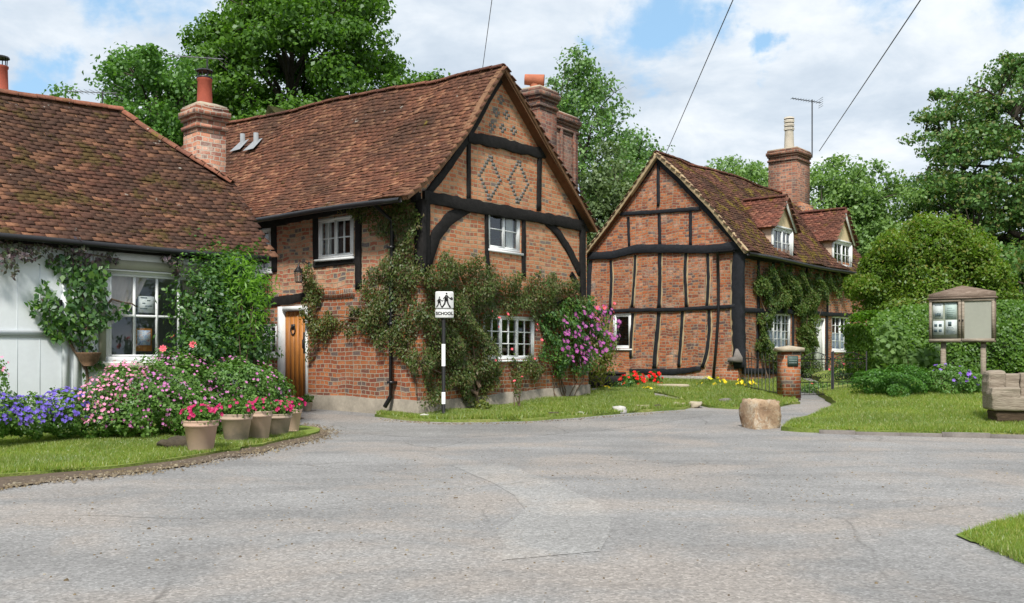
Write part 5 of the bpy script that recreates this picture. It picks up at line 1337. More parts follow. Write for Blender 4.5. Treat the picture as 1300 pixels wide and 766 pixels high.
def creeper(name, label, cat, house, fn, picker, polys, density, leaf, mat, thick=.16, stems=(), flowers=None, group=None, edge=.12, aspect=.6, droop=.7, hang=0, stemr=.018, lumpy=1.0, seed=1):
    global rng
    rng = np.random.default_rng(seed)
    M = Matrix.Translation(house.location) @ Matrix.Rotation(house.rotation_euler.z, 4, 'Z')
    root = empty(name, house.location, house.rotation_euler.z, label, cat, group)
    mb = MB(); allP = []; allO = []
    o0 = np.array(fn(0, 0, 0)); on_ = np.array(fn(0, 0, 1))-o0
    for poly in polys:
        L = [picker(*p) for p in poly]; xs = [p[0] for p in L]; zs = [p[1] for p in L]
        A = (max(xs)-min(xs)+2*edge)*(max(zs)-min(zs)+2*edge); n = int(A*density)
        a = rng.uniform(min(xs)-edge, max(xs)+edge, n); z = rng.uniform(min(zs)-edge, max(zs)+edge, n)
        ja = a+edge*np.sin(z*7+a*3)+rng.normal(0, edge*.4, n); jz = z+edge*np.sin(a*8-z*4)+rng.normal(0, edge*.4, n)
        m = inpoly(ja, jz, L)
        g_ = np.sin(a*4.1+1.3*np.sin(z*3.3))*np.sin(z*4.7+a*1.1); m &= rng.uniform(0, 1, n) < np.clip(.88+.42*g_*lumpy, .15, 1)
        a = a[m]; z = z[m]; g_ = g_[m]; th = thick*(.55+.45*g_)
        o = .02+th*rng.uniform(.1, 1, len(a))**.7
        P = np.stack([np.array(fn(0, 0, 0))[k]+0*a for k in range(3)], 1)
        P = np.array([fn(float(x_), float(z_), float(o_)) for x_, z_, o_ in zip(a, z, o)])
        allP.append(P)
    P = np.concatenate(allP); O = unit(np.tile(on_, (len(P), 1))+np.array([0, 0, .35]))
    leaves(mb, P, leaf, O, .5, droop, aspect)
    mb.build('foliage', mat, root, uv=False)
    s = MB(); r = random.Random(seed)
    for st in stems:
        pts = [picker(*p) for p in st]; n = len(pts); q = []
        for i in range(n-1):
            for j in range(4):
                f = j/4; q.append((pts[i][0]+(pts[i+1][0]-pts[i][0])*f+r.uniform(-.03, .03), pts[i][1]+(pts[i+1][1]-pts[i][1])*f+r.uniform(-.02, .02)))
        q.append(pts[-1]); s.tube([fn(p[0], p[1], .06+r.uniform(0, .05)+(.06 if i == 0 else 0)) for i, p in enumerate(q)], [stemr*(1-.75*i/len(q)) for i in range(len(q))], 6)
    if stems: s.build('stems', twig, root, uv=False)
    for me, cnt, single, poly in (flowers or []):
        if isinstance(poly[0][0], (tuple, list)): pass
        L = [picker(*p) for p in poly]; xs = [p[0] for p in L]; zs = [p[1] for p in L]; F_ = []
        while len(F_) < cnt:
            a = rng.uniform(min(xs), max(xs)); z = rng.uniform(min(zs), max(zs))
            if inpoly(np.array([a]), np.array([z]), L)[0]: F_.append(fn(a, z, thick*rng.uniform(.8, 1.25)))
        n_ = Vector(on_)
        P3 = np.array(F_); O3 = np.tile(on_+np.array([0, 0, .3]), (cnt, 1))
        # own parts
        k = min(single, cnt)
        for i in range(k):
            ob = bpy.data.objects.new('flower', me); col.objects.link(ob); ob.parent = root; ob.location = P3[i]
            nn_ = Vector(O3[i])+Vector((random.uniform(-.6, .6), random.uniform(-.6, .6), random.uniform(-.4, .6))); ob.rotation_euler = nn_.to_track_quat('Z', 'Y').to_euler(); s_ = random.uniform(.75, 1.2); ob.scale = (s_, s_, s_)
        if cnt > k:
            base = np.array([v.co[:] for v in me.vertices]); fs = [list(p.vertices) for p in me.polygons]; mis = [p.material_index for p in me.polygons]; m2 = MB()
            for i in range(k, cnt):
                nn_ = Vector(O3[i])+Vector((random.uniform(-.6, .6), random.uniform(-.6, .6), random.uniform(-.4, .6))); vv = base@np.array(nn_.to_track_quat('Z', 'Y').to_matrix()).T*random.uniform(.75, 1.2)+P3[i]
                b = len(m2.v); m2.v.extend(map(tuple, vv)); m2.f.extend([[b+j for j in f] for f in fs]); m2.mi.extend(mis)
            m2.build('flowers', list(me.materials), root, uv=False)['kind'] = 'stuff'
    return root

# ================================================================== trees behind
def T_(name, label, px, d, ptop, pr, cyf, mat, **k):
    x, y = on(px, d); top = zpx(ptop, d); rx = pr*d/F; z0 = float(H(x, y))-.2; cz = z0+(top-z0)*cyf; rz = (top-cz)*.93
    return make_tree(name, label, x, y, z0, cz-z0, (rx, rx*.9, rz), top-z0, mat, **k)
T_('lime_tree', 'huge lime tree with dense crown rising behind the middle cottage roof', 368, 44, -95, 140, .58, L_lime, nclump=360, per=330, leaf=.21, clump=1.3, trunk=.5, seed=3, nlimb=24, group='trees behind the cottages')
T_('ash_tree', 'feathery green ash tree behind the red chimney pot of the white cottage', 200, 41, 36, 92, .64, L_ash, nclump=190, per=200, leaf=.19, clump=1.0, trunk=.28, seed=5, airy=.6, group='trees behind the cottages')
T_('ash_tree', 'low tuft of ash foliage over the left end of the mossy ridge', 85, 43, 102, 34, .72, L_ash, nclump=42, per=120, leaf=.2, clump=.8, trunk=.14, seed=6, airy=.6, group='trees behind the cottages')
T_('lime_tree', 'small tree top showing just left of the middle cottage gable apex', 538, 48, 80, 36, .80, L_lime, nclump=55, per=150, leaf=.2, clump=.85, trunk=.2, seed=8, group='trees behind the cottages')
T_('poplar_tree', 'tall airy poplar with open wispy top behind the ribbed brick stack', 738, 40, 38, 92, .50, L_birch, cone=.5, nclump=340, per=70, leaf=.16, clump=.7, trunk=.17, seed=9, airy=.9, nlimb=30, group='trees behind the cottages', flat=.8)
T_('poplar_tree', 'leaning airy poplar beside the left rake of the right cottage', 806, 43, 140, 62, .58, L_birch, cone=.35, nclump=190, per=110, leaf=.17, clump=.8, trunk=.2, seed=19, airy=.8, group='trees behind the cottages', flat=.8)
T_('willow_tree', 'pale rounded willow between the two timbered cottages', 782, 36.5, 196, 45, .62, L_willow, nclump=110, per=190, leaf=.16, clump=.75, trunk=.2, seed=10, group='trees behind the cottages')
T_('ash_tree', 'pale tree top peeping over the mossy ridge left of the broad stack', 955, 56, 186, 58, .70, L_pale, nclump=100, per=130, leaf=.22, clump=1.1, trunk=.25, seed=12, airy=.7, group='trees behind the cottages')
T_('ash_tree', 'pale airy tree behind the broad ridge stack and farther dormer', 1078, 50, 180, 78, .58, L_pale, nclump=230, per=150, leaf=.2, clump=1.1, trunk=.3, seed=13, airy=.6, group='trees behind the cottages')
T_('sycamore_tree', 'great dark tree with spreading limbs filling the right edge', 1322, 50, 58, 178, .50, L_dark, nclump=600, per=190, leaf=.21, clump=1.15, trunk=.55, seed=14, nlimb=26, airy=.6, group='trees behind the cottages', flat=.5)
T_('sycamore_tree', 'dark round tree low behind the hedge at the right edge', 1330, 40, 300, 90, .6, L_dark, nclump=90, per=200, leaf=.2, clump=1.1, trunk=.3, seed=15, group='trees behind the cottages')
# distant wood closing the view
mb = MB(); rng = np.random.default_rng(4); th = rng.uniform(-PI, PI, 60000); rad = rng.uniform(80, 105, 60000)*np.where(np.abs(th) > 1.8, .42, 1); hh = (7+3*np.sin(th*19)+2*np.sin(th*47+1))*rng.uniform(0, 1, 60000)**.7
leaves(mb, np.stack([rad*np.sin(th), rad*np.cos(th), hh+.4], 1), .9, None, .5, .2, .8)
tag(mb.build('distant_wood', L_dark, uv=False), 'low far off wood beyond the gardens', 'wood', None, 'stuff')
rng = np.random.default_rng(21)
# big bright shrub, hedge, low plants at the right
rr0 = random.Random(12)
plant('garden_shrub', 'large bright yellow green rounded shrub behind the clipped hedge', 'shrub', [lb(1180, 345, 27.3, 110, 130), lb(1142, 345, 26.8, 70, 76), lb(1205, 312, 27, 76, 66), lb(1170, 296, 27.4, 44, 34), lb(1228, 345, 26.8, 70, 80), lb(1108, 372, 26.6, 46, 62), lb(1258, 366, 27, 54, 66), lb(1180, 405, 26.8, 170, 100), lb(1118, 335, 27, 34, 40), lb(1245, 322, 27.4, 40, 46)]+[lb(1180+95*math.cos(k*.42)*rr0.uniform(.75, 1.05), 382-86*math.sin(k*.42 % PI)*rr0.uniform(.75, 1.08), 26.4+rr0.uniform(-.3, 1.2), rr0.uniform(16, 40), rr0.uniform(14, 34)) for k in range(44)], 46000, .09, L_bright, stems=14, lump=.3, shell=.6,
      extra=lambda mb, loc: [leaves(mb, np.array([[l[0], l[1], l[2]]])+unit(rng.normal(size=(500, 3)))*np.array(l[3:6])*rng.uniform(1, 1.25, (500, 1)), .11, None, .3, -.5, .5) for l in loc])
def hedge_pts(x0, x1, y0, y1, z0, z1, dens_):
    P = []; O = []
    def face(n, f, nrm): 
        u = rng.uniform(0, 1, (n, 2)); q = np.array([f(a, b) for a, b in u]); P.append(q); O.append(np.tile(nrm, (n, 1)))
    face(int((x1-x0)*(z1-z0)*dens_), lambda a, b: (x0+(x1-x0)*a, y0, z0+(z1-z0)*b), (0, -1, .2)); face(int((x1-x0)*(y1-y0)*dens_*.8), lambda a, b: (x0+(x1-x0)*a, y0+(y1-y0)*b, z1), (0, 0, 1)); face(int((y1-y0)*(z1-z0)*dens_), lambda a, b: (x0, y0+(y1-y0)*a, z0+(z1-z0)*b), (-1, 0, .2))
    P = np.concatenate(P); O = np.concatenate(O).astype(float)
    # round the shape and ripple it
    k = np.clip((P[:, 2]-(z1-.8))/.8, 0, 1)**2; P[:, 1] += np.where(P[:, 1] < (y0+y1)/2, k*.6, 0); kl = np.clip((x0+1.2-P[:, 0])/1.2, 0, 1)**2; P[:, 2] -= kl*.6*np.clip((P[:, 2]-z1+1.2)/1.2, 0, 1); P[:, 2] += (.10*np.sin(P[:, 0]*1.3)+.07*np.sin(P[:, 0]*3.1+1))*np.clip(P[:, 2]-z1+1, 0, 1)
    rip = .12*np.sin(P[:, 0]*2.1+P[:, 2]*1.7)+.06*np.sin(P[:, 0]*5.3+P[:, 2]*4)+.10*np.sin(P[:, 0]*.9); P += unit(O)*rip[:, None]
    P -= unit(O)*(rng.uniform(0, 1, len(P))**2*.16)[:, None]; return P, O
he = empty('clipped_hedge', (12.4, 24.0, float(H(0, 24))+.3), 0, 'long clipped green hedge behind the notice board', 'hedge'); zb = he.location.z
P, O = hedge_pts(8.85-12.4, 8.2, -.9, 1.1, -.3, zpx(385, 24)-zb, 1250)
mb = MB(); leaves(mb, P, .085, unit(O), .55, .1, .65); mb.build('foliage', L_hedge, he, uv=False)
mb = MB(); mb.box(8.85-12.4+.55, 8.1, -.30, .8, -.3, zpx(385, 24)-zb-.75); mb.build('dark_core', m_plain('hedge_interior', (.02, .03, .012), .95, .4, 6, .4), he)  # solid near-black box: the shade inside the hedge put into a colour
def bank(px, py, d): x, y = on(px, d); return x, y, float(zRB(x, y))
plant('low_shrub', 'bright round low shrub at the hedge foot beside the gate', 'shrub', [lb(1112, 487, 20.8, 50, 36, .45)], 3800, .05, L_low, group='low shrubs on the bank', shell=.7)
plant('low_shrub', 'widest fresh green low shrub in front of the tall pale leaved plant', 'shrub', [lb(1150, 488, 20.2, 62, 42, .5)], 5600, .05, L_low, group='low shrubs on the bank', shell=.7)
plant('cranesbill', 'violet blue cranesbill clump growing under the notice board', 'flowers', [lb(1205, 486, 20.2, 66, 44, .5), lb(1235, 490, 20.4, 40, 34, .4)], 5200, .06, L_ger, [(F_viol, 46, 46, .1, None)], shell=.7)
plant('tall_plant', 'pale broad leaved plant climbing the hedge left of the notice board', 'plant', [lb(1130, 440, 22.3, 34, 70, .25), lb(1160, 455, 22.2, 44, 44, .3), lb(1184, 452, 22.2, 26, 40, .3)], 620, .16, L_lady, stems=8, aspect=.9, shell=.7)
# ================================================================== notice board
x, y = on(1221, 20.7); nbz = float(zRB(x, y)); NB = empty('notice_board', (x, y, nbz), R(-33), 'weathered oak parish notice board with two glazed doors on two posts', 'notice board')
k = 20.7/F; zt = zpx(379, 20.7)-nbz; zb_ = zpx(435, 20.7)-nbz; hw = .66
for i, px_ in enumerate((-.38, .42)):
    m = MB(); m.box(px_-.05, px_+.05, .02, .12, -.3, zb_+.02); m.build('post', greywood, NB)
m = MB(); t_ = .035
m.box(-hw, hw, .13, .16, zb_, zt); m.box(-hw, -hw+t_, -.06, .13, zb_+t_, zt-t_); m.box(hw-t_, hw, -.06, .13, zb_+t_, zt-t_); m.box(-hw, hw, -.06, .13, zb_, zb_+t_); m.box(-hw, hw, -.06, .13, zt-t_, zt)
m.box(-.02, .02, -.055, .13, zb_+t_, zt-t_); m.build('cabinet', boardwood, NB)
fy = lambda a, z, o: (a, -.06-o, z)
m = MB(); zp_ = zpx(363, 20.7)-nbz
m.prism(fy, [(-hw, zt-.0), (hw, zt-.0), (hw, zt+.13), (.02, zp_), (-hw, zt+.10)], -.16, .03); m.build('pediment', boardwood, NB)
m = MB(); m.box(-hw-.03, hw+.03, -.11, .17, zt-.015, zt+.02); m.build('weather_strip', boardwood, NB)
backing = m_plain('faded_backing', (.40, .41, .32), .9, .12, 3, .1); clouded = m_plain('clouded_panel', (.34, .345, .295), .5, .10, 2, .05)
for sg in (-1, 1):
    a0 = -hw+.01 if sg < 0 else .006; a1 = -.006 if sg < 0 else hw-.01; m = MB(); w_ = .055
    m.fbox(fy, a0, a1, zt-.02-w_, zt-.022, .0, .03); m.fbox(fy, a0, a1, zb_+.01, zb_+.01+w_*1.3, .0, .03); m.fbox(fy, a0, a0+w_, zb_+.01+w_*1.3, zt-.02-w_, .0, .029); m.fbox(fy, a1-w_, a1, zb_+.01+w_*1.3, zt-.02-w_, .0, .029)
    dr_ = m.build('door', greywood, NB, label='glazed door with four paper notices' if sg < 0 else 'empty clouded glazed door')
    m = MB(); m.add([fy(a0+w_, zb_+.08, .01), fy(a1-w_, zb_+.08, .01), fy(a1-w_, zt-.07, .01), fy(a0+w_, zt-.07, .01)], [(0, 1, 2, 3)]); m.build('pane', glass if sg < 0 else clouded, dr_)
    m = MB(); m.fbox(fy, a0+.04, a1-.04, zb_+.04, zt-.04, -.03, -.02); m.build('backing', backing, NB)
    m = MB(); ak = a1-.028 if sg < 0 else a0+.028; m.fbox(fy, ak-.012, ak+.012, (zt+zb_)/2-.02, (zt+zb_)/2+.02, .03, .045); m.build('knob', blackiron, dr_)
rr = random.Random(3)
iw0, iw1 = -hw+.075, -.075; zc_ = (zt+zb_)/2+.03; gw = (iw1-iw0)
for i, (u0, u1, v0, v1) in enumerate([(.02, .42, .52, .96), (.50, .96, .50, .97), (.02, .45, .05, .46), (.52, .97, .06, .48)]):
    zz0 = zb_+.13; zz1 = zt-.07; m = MB(); A0 = iw0+gw*u0; A1 = iw0+gw*u1; B0 = zz0+(zz1-zz0)*v0; B1 = zz0+(zz1-zz0)*v1
    m.fbox(fy, A0, A1, B0, B1, -.018, -.015); pn = m.build('paper_notice', paperm if i != 1 else m_plain('pale_green_paper', (.62, .72, .68), .7, .03, 3, 0), NB)
    pm = MB()
    if i == 2:
        for a in (.25, .68):
            for b in (.3, .68): pm.fbox(fy, A0+(A1-A0)*a-.03, A0+(A1-A0)*a+.03, B0+(B1-B0)*b-.03, B0+(B1-B0)*b+.03, -.0148, -.0125)
    elif i == 3: pm.fbox(fy, A0+.05, A0+.12, B1-.14, B1-.04, -.0148, -.0125); [pm.fbox(fy, A0+.03, A1-.03-rr.uniform(0, .06), B0+.03+q*.03, B0+.038+q*.03, -.0148, -.0125) for q in range(5)]
    elif i == 0:
        for a in (.3, .5, .7): pm.fbox(fy, A0+(A1-A0)*a-.018, A0+(A1-A0)*a+.018, B0+.05, B0+.11+rr.uniform(0, .03), -.0148, -.0125)
        pm.fbox(fy, A0+.03, A1-.03, B1-.05, B1-.04, -.0148, -.0125)
    else: [pm.fbox(fy, A0+.04, A1-.04-rr.uniform(0, .06), B0+.06+q*.045, B0+.066+q*.045, -.0148, -.0125) for q in range(5)]
    pm.build('print', inkm, pn)
# ================================================================== carved log bench
x, y = on(1254, 16.6); bz = float(zRB(x, y)); B = empty('log_bench', (x, y, bz-.02), R(-13), 'chunky carved grey oak log bench at the right edge of the grass', 'bench')
def roundbox(x0, x1, y0, y1, z0, z1, rad, name, mat, par, seed=1, jit=.012, taper=None):
    bm = bmesh.new(); bmesh.ops.create_cube(bm, size=1)
    for v in bm.verts: v.co = Vector(((x0+x1)/2+v.co.x*(x1-x0), (y0+y1)/2+v.co.y*(y1-y0), (z0+z1)/2+v.co.z*(z1-z0)))
    bmesh.ops.bevel(bm, geom=bm.edges[:], offset=rad, segments=4, affect='EDGES', profile=.6)
    bmesh.ops.subdivide_edges(bm, edges=[e for e in bm.edges if e.calc_length() > .15], cuts=5, use_grid_fill=True)
    r = np.random.default_rng(seed); ph = r.uniform(0, 6, 6)
    for v in bm.verts:
        p = v.co; k = jit*(math.sin(p.x*9+ph[0])*math.sin(p.z*13+ph[1])+.7*math.sin(p.y*17+p.x*5+ph[2])+.5*math.sin(p.z*37+p.x*3+ph[3])); c = Vector(((x0+x1)/2, (y0+y1)/2, (z0+z1)/2)); v.co += (p-c).normalized()*k
        if taper: taper(v)
    me = bpy.data.meshes.new(name); bm.to_mesh(me); bm.free(); me.materials.append(mat)
    for p in me.polygons: p.use_smooth = False
    o = bpy.data.objects.new(name, me); col.objects.link(o); o.parent = par; return o
def tp(v):
    if v.co.z < .15: v.co.x = max(v.co.x, .08) if v.co.x < .5 else v.co.x
roundbox(.04, 2.3, -.30, .34, .02, .24, .07, 'base_log', darkwood, B, 2, .02, tp)
roundbox(-.02, 2.3, -.36, .32, .22, .47, .05, 'seat', greywood, B, 3, .012)
roundbox(-.03, .27, -.14, .36, .40, .90, .09, 'arm', greywood, B, 4, .014)
roundbox(-.02, .44, -.36, .0, .40, .62, .03, 'arm', greywood, B, 5, .012)
roundbox(.29, .53, .04, .36, .42, .85, .025, 'back_post', greywood, B, 6, .01)
roundbox(.56, 2.25, .14, .34, .42, .87, .03, 'backrest', greywood, B, 7, .01)
roundbox(2.0, 2.32, -.34, .36, .42, .8, .1, 'arm', greywood, B, 8, .012)
# ================================================================== gate pier, railing, gate
x, y = on(1001.5, 22.4); pz = float(H(x, y)); PR_ = empty('gate_pier', (x, y, pz-.05), R(8), 'short brick gate pier with stone cap and slate plaque', 'gate pier')
m = MB(); ht = zpx(444, 22.4)-pz; m.box(-.20, .20, -.20, .20, 0, ht); m.build('shaft', brick_ch2 if False else brick_low, PR_)
m = MB(); m.box(-.27, .27, -.27, .27, ht, ht+.09); m.add([(-.26, -.26, ht+.09), (.26, -.26, ht+.09), (.26, .26, ht+.09), (-.26, .26, ht+.09), (0, 0, ht+.15)], [(0, 1, 4), (1, 2, 4), (2, 3, 4), (3, 0, 4)]); m.build('cap', stonem, PR_)
slate = m_plain('slate_plaque', (.06, .10, .09), .5, .25, 8, .1)
m = MB(); m.box(-.13, .13, -.225, -.20, ht-.34, ht-.10); plq = m.build('plaque', slate, PR_)
m = MB(); rr = random.Random(6)
for row in range(3):
    a = -.09
    while a < .08: w_ = rr.uniform(.012, .03); m.box(a, min(.09, a+w_), -.228, -.2245, ht-.17-row*.055, ht-.145-row*.055); a += w_+.01
m.build('engraving', m_plain('engraved_letters', (.22, .27, .25), .7, .1, 5, 0), plq)
x0, y0 = on(994, 22.5); x1, y1 = on(944, 25.6); ra = empty('iron_railing', (x0, y0, float(H(x0, y0))), math.atan2(y1-y0, x1-x0), 'plain black iron railing left of the brick gate pier', 'railing'); LL = math.dist((x0, y0), (x1, y1)); dzr = float(H(x1, y1)-H(x0, y0))
m = MB(); 
for z in (.12, .88): m.tube([(0, 0, z), (LL, 0, z+dzr)], .012, 5)
m.build('rail', blackiron, ra, uv=False)
for i in range(11):
    a = LL*(i+.5)/11; zz = dzr*a/LL; m = MB(); m.tube([(a, 0, zz+.02), (a, 0, zz+1.02), (a, 0, zz+1.07)], [.009, .009, .002], 5); m.build('bar', blackiron, ra, uv=False)
def scroll(m, cx, cz, r0, turns, sg=1, y=0, ph=0, rad=.007):
    m.tube([(cx+sg*(r0*(1-t_/(turns*14+6)))*math.cos(ph+t_*2*PI/14), y, cz+(r0*(1-t_/(turns*14+6)))*math.sin(ph+t_*2*PI/14)) for t_ in range(int(turns*14))], rad, 4)
for gi, (pa, pb, lbl) in enumerate([(1016, 1056, 'left leaf of the scrolled black iron gate next to the brick pier'), (1058, 1100, 'right leaf of the scrolled black iron gate next to the low shrub')]):
    x0, y0 = on(pa, 22.6+.15*gi); x1, y1 = on(pb, 22.75+.15*gi); gt = empty('iron_gate', (x0, y0, float(H(x0, y0))+.02), math.atan2(y1-y0, x1-x0), lbl, 'gate', 'leaves of the iron gate'); LL = math.dist((x0, y0), (x1, y1))
    m = MB()
    for z in (.08, .38, .93): m.tube([(0, 0, z), (LL, 0, z)], .011, 5)
    m.tube([(0, 0, 0), (0, 0, 1.12)], .018, 6); m.tube([(LL, 0, 0), (LL, 0, 1.12)], .018, 6); m.tube([(LL*i/10, 0, .93+.16*math.sin(PI*i/10)) for i in range(11)], .010, 5); m.build('frame', blackiron, gt, uv=False)
    m = MB()
    for i in range(1, 7): a = LL*i/7; m.tube([(a, 0, .08), (a, 0, .38)], .007, 4)
    m.build('bars', blackiron, gt, uv=False)
    m = MB()
    for cx in (.2, .5, .8):
        for cz in (.52, .78):
            for sg in (-1, 1): scroll(m, LL*cx+sg*.045, cz, .085, 1.6, sg, 0, cz*9)
    for cx in (.3, .7): scroll(m, LL*cx, .98, .06, 1.4, 1 if cx < .5 else -1, 0, 1)
    m.build('scrolls', blackiron, gt, uv=False)
# ================================================================== school sign
x, y = on(563, 18.25); sz = float(H(x, y))+.03; SG = empty('school_sign', (x, y, sz), R(3), 'white school crossing sign on a black and white banded post', 'road sign')
def zz(py): return zpx(py, 18.25)-sz
signblack = m_plain('sign_black', (.012, .012, .012), .45, .2, 8, .05, .4); signwhite = m_plain('sign_white', (.74, .75, .74), .4, .1, 6, .04)
m = MB(); m.tube([(0, 0, -.2), (0, 0, zz(372))], .036, 14); post = m.build('post', signblack, SG, True, uv=False)
for a, b in ((437, 465), (498, 513)): m = MB(); m.tube([(0, 0, zz(b)), (0, 0, zz(a))], .0375, 14); m.build('white_band', signwhite, SG, True, uv=False)
pw = .175; zt2 = zz(370.5); zm = zz(393); zb2 = zz(404); fs_ = lambda a, z, o: (a+.02, -.05-o, z)
def rr_poly(a0, a1, z0, z1, r): 
    out = []
    for cx, cz, p0 in ((a1-r, z1-r, 0), (a0+r, z1-r, 90), (a0+r, z0+r, 180), (a1-r, z0+r, 270)):
        for k in range(5): t_ = R(p0+k*22.5); out.append((cx+r*math.cos(t_), cz+r*math.sin(t_)))
    return out
m = MB(); m.prism(fs_, rr_poly(-pw, pw, zm+.006, zt2, .03), 0, .012); up_ = m.build('picture_plate', signwhite, SG)
m = MB(); m.prism(fs_, rr_poly(-pw, pw, zb2, zm-.004, .02), 0, .012); lo_ = m.build('word_plate', signwhite, SG)
# walking child silhouettes
m = MB(); hh_ = zt2-zm; c0z = zm+.02
def pg(pts, s=1, ox=0): m.prism(fs_, [(ox+a*s, c0z+z*s) for a, z in pts], .0121, .0145)
S0 = hh_*.92
def childfig(ox, s):
    cir = [(.02+.055*math.cos(k*PI/6), .90+.06*math.sin(k*PI/6)) for k in range(12)]
    pg(cir, s, ox); pg([(-.06, .80), (.07, .82), (.13, .46), (-.13, .44)], s, ox); pg([(-.10, .46), (.01, .46), (-.06, .24), (-.20, .05), (-.27, .09), (-.16, .26)], s, ox)
    pg([(.0, .46), (.12, .46), (.17, .24), (.30, .06), (.22, .0), (.08, .24)], s, ox); pg([(.05, .80), (.24, .62), (.34, .70), (.36, .66), (.24, .54), (.06, .70)], s, ox); pg([(-.05, .78), (-.20, .58), (-.17, .54), (-.03, .68)], s, ox)
childfig(.035, S0); childfig(-.10, S0*.74)
m.fbox(fs_, .035+.26*S0, .035+.40*S0, c0z+.50*S0, c0z+.64*S0, .0121, .0143)
m.build('walking_figures', signblack, up_, uv=False)
cu = bpy.data.curves.new('t', 'FONT'); cu.body = 'SCHOOL'; cu.size = .082; cu.align_x = 'CENTER'; cu.align_y = 'CENTER'; cu.extrude = .001; cu.offset = .0030
to = bpy.data.objects.new('t', cu); col.objects.link(to); dg = bpy.context.evaluated_depsgraph_get(); me = bpy.data.meshes.new_from_object(to.evaluated_get(dg)); bpy.data.objects.remove(to)
me.materials.clear(); me.materials.append(signblack); o = bpy.data.objects.new('school_lettering', me); col.objects.link(o); o.parent = lo_; o.rotation_euler = (R(90), 0, 0); o.location = (.02, -.0645, (zb2+zm)/2)
# ================================================================== flowerpots and petunias
def m_pot(name, a, b, c):
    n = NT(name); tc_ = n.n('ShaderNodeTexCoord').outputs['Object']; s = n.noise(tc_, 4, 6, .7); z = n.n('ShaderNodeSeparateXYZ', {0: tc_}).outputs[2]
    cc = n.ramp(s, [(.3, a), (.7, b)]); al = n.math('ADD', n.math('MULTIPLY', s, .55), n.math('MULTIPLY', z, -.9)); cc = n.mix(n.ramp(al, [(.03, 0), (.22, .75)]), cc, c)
    n.principled(cc, .85, n.bump(n.noise(tc_, 40, 4, .7), .25, .006), 0, .2); return n.m
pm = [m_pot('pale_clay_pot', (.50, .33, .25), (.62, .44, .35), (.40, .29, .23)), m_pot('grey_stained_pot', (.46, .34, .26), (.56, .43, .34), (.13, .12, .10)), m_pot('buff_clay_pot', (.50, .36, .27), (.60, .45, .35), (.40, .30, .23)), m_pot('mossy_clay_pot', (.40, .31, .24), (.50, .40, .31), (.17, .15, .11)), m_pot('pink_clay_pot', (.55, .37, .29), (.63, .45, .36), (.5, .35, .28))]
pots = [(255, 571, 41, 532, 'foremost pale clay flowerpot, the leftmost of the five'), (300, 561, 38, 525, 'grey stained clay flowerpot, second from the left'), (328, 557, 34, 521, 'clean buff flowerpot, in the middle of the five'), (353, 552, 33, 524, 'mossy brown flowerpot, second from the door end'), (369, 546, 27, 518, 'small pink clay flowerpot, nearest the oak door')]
plabel = ['magenta petunias in the leftmost clay pot', 'magenta petunias in the grey stained pot', 'magenta petunias in the clean buff pot', 'magenta petunias in the mossy brown pot', 'magenta petunias in the pot nearest the door']
rng = np.random.default_rng(33)
for i, (px, py, wp, pt, lbl) in enumerate(pots):
    x, y = at(px, py, .06); k = y/F; r = wp/2*k*1.08; h = (py-pt)*k; z = float(zLV(x, y))-.0 if inpoly(np.array([x]), np.array([y]), LV)[0] else float(H(x, y))+.03
    m = MB(); m.lathe([(r*.66, 0), (r*.70, .02), (r*.90, h*.78), (r*.97, h*.80), (r*.99, h*.86), (r*.96, h*.88), (r*1.0, h*.96), (r*1.04, h), (r*.98, h), (r*.90, h*.93)], 36)
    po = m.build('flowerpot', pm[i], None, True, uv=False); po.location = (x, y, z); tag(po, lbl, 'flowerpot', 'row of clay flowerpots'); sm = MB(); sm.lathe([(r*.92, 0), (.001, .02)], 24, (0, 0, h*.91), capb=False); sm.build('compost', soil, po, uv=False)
    pe_ = empty('petunia', (x, y, z+h*.93), 0, plabel[i], 'flowers', 'petunias in the pots')
    lo = [(0, 0, .06, r*.95, r*.95, .11), (r*.45, -r*.3, .05, r*.5, r*.5, .12), (-r*.5, -r*.2, .06, r*.5, r*.5, .12)]
    m2, P, O = lobes_leaves([(a, b, c+.02, d*1.1, e*1.1, f*1.25) for a, b, c, d, e, f in lo], 1500, .055, .3, 0, .4, .5, .2, -.03); m2.build('foliage', L_ger, pe_, uv=False)
    n = [34, 20, 12, 30, 24][i]; d = unit(rng.normal(size=(200, 3))); d = d[(d[:, 1] < .3) & (d[:, 2] > -.15)][:n]
    side = [0, 0, .3, 0, .1][i]
    for q in d:
        o = bpy.data.objects.new('flower', F_mag); col.objects.link(o); o.parent = pe_; o.location = (q[0]*r*1.15+side*r, q[1]*r*1.1, .09+q[2]*.13); nn_ = Vector(q)+Vector((random.uniform(-.4, .4), -.6, random.uniform(0, .4))); o.rotation_euler = nn_.to_track_quat('Z', 'Y').to_euler(); s_ = random.uniform(.55, 1.05); o.scale = (s_, s_, s_)
x, y = at(386, 520, .06); m = MB(); m.lathe([(.07, 0), (.11, .16), (.12, .18), (.1, .17)], 16); po = m.build('flowerpot', pm[3], None, True, uv=False); po.location = (x, y+.3, float(H(x, y+.3))); tag(po, 'tiny dark pot on the step right of the oak door', 'flowerpot')
m2, P, O = lobes_leaves([(0, 0, .08, .14, .14, .11)], 200, .06, .3); pe_ = empty('pot_plant', (x, y+.3, float(H(x, y+.3))+.16), 0, 'small green plant in the tiny pot by the oak door', 'plant'); m2.build('foliage', L_ger, pe_, uv=False)
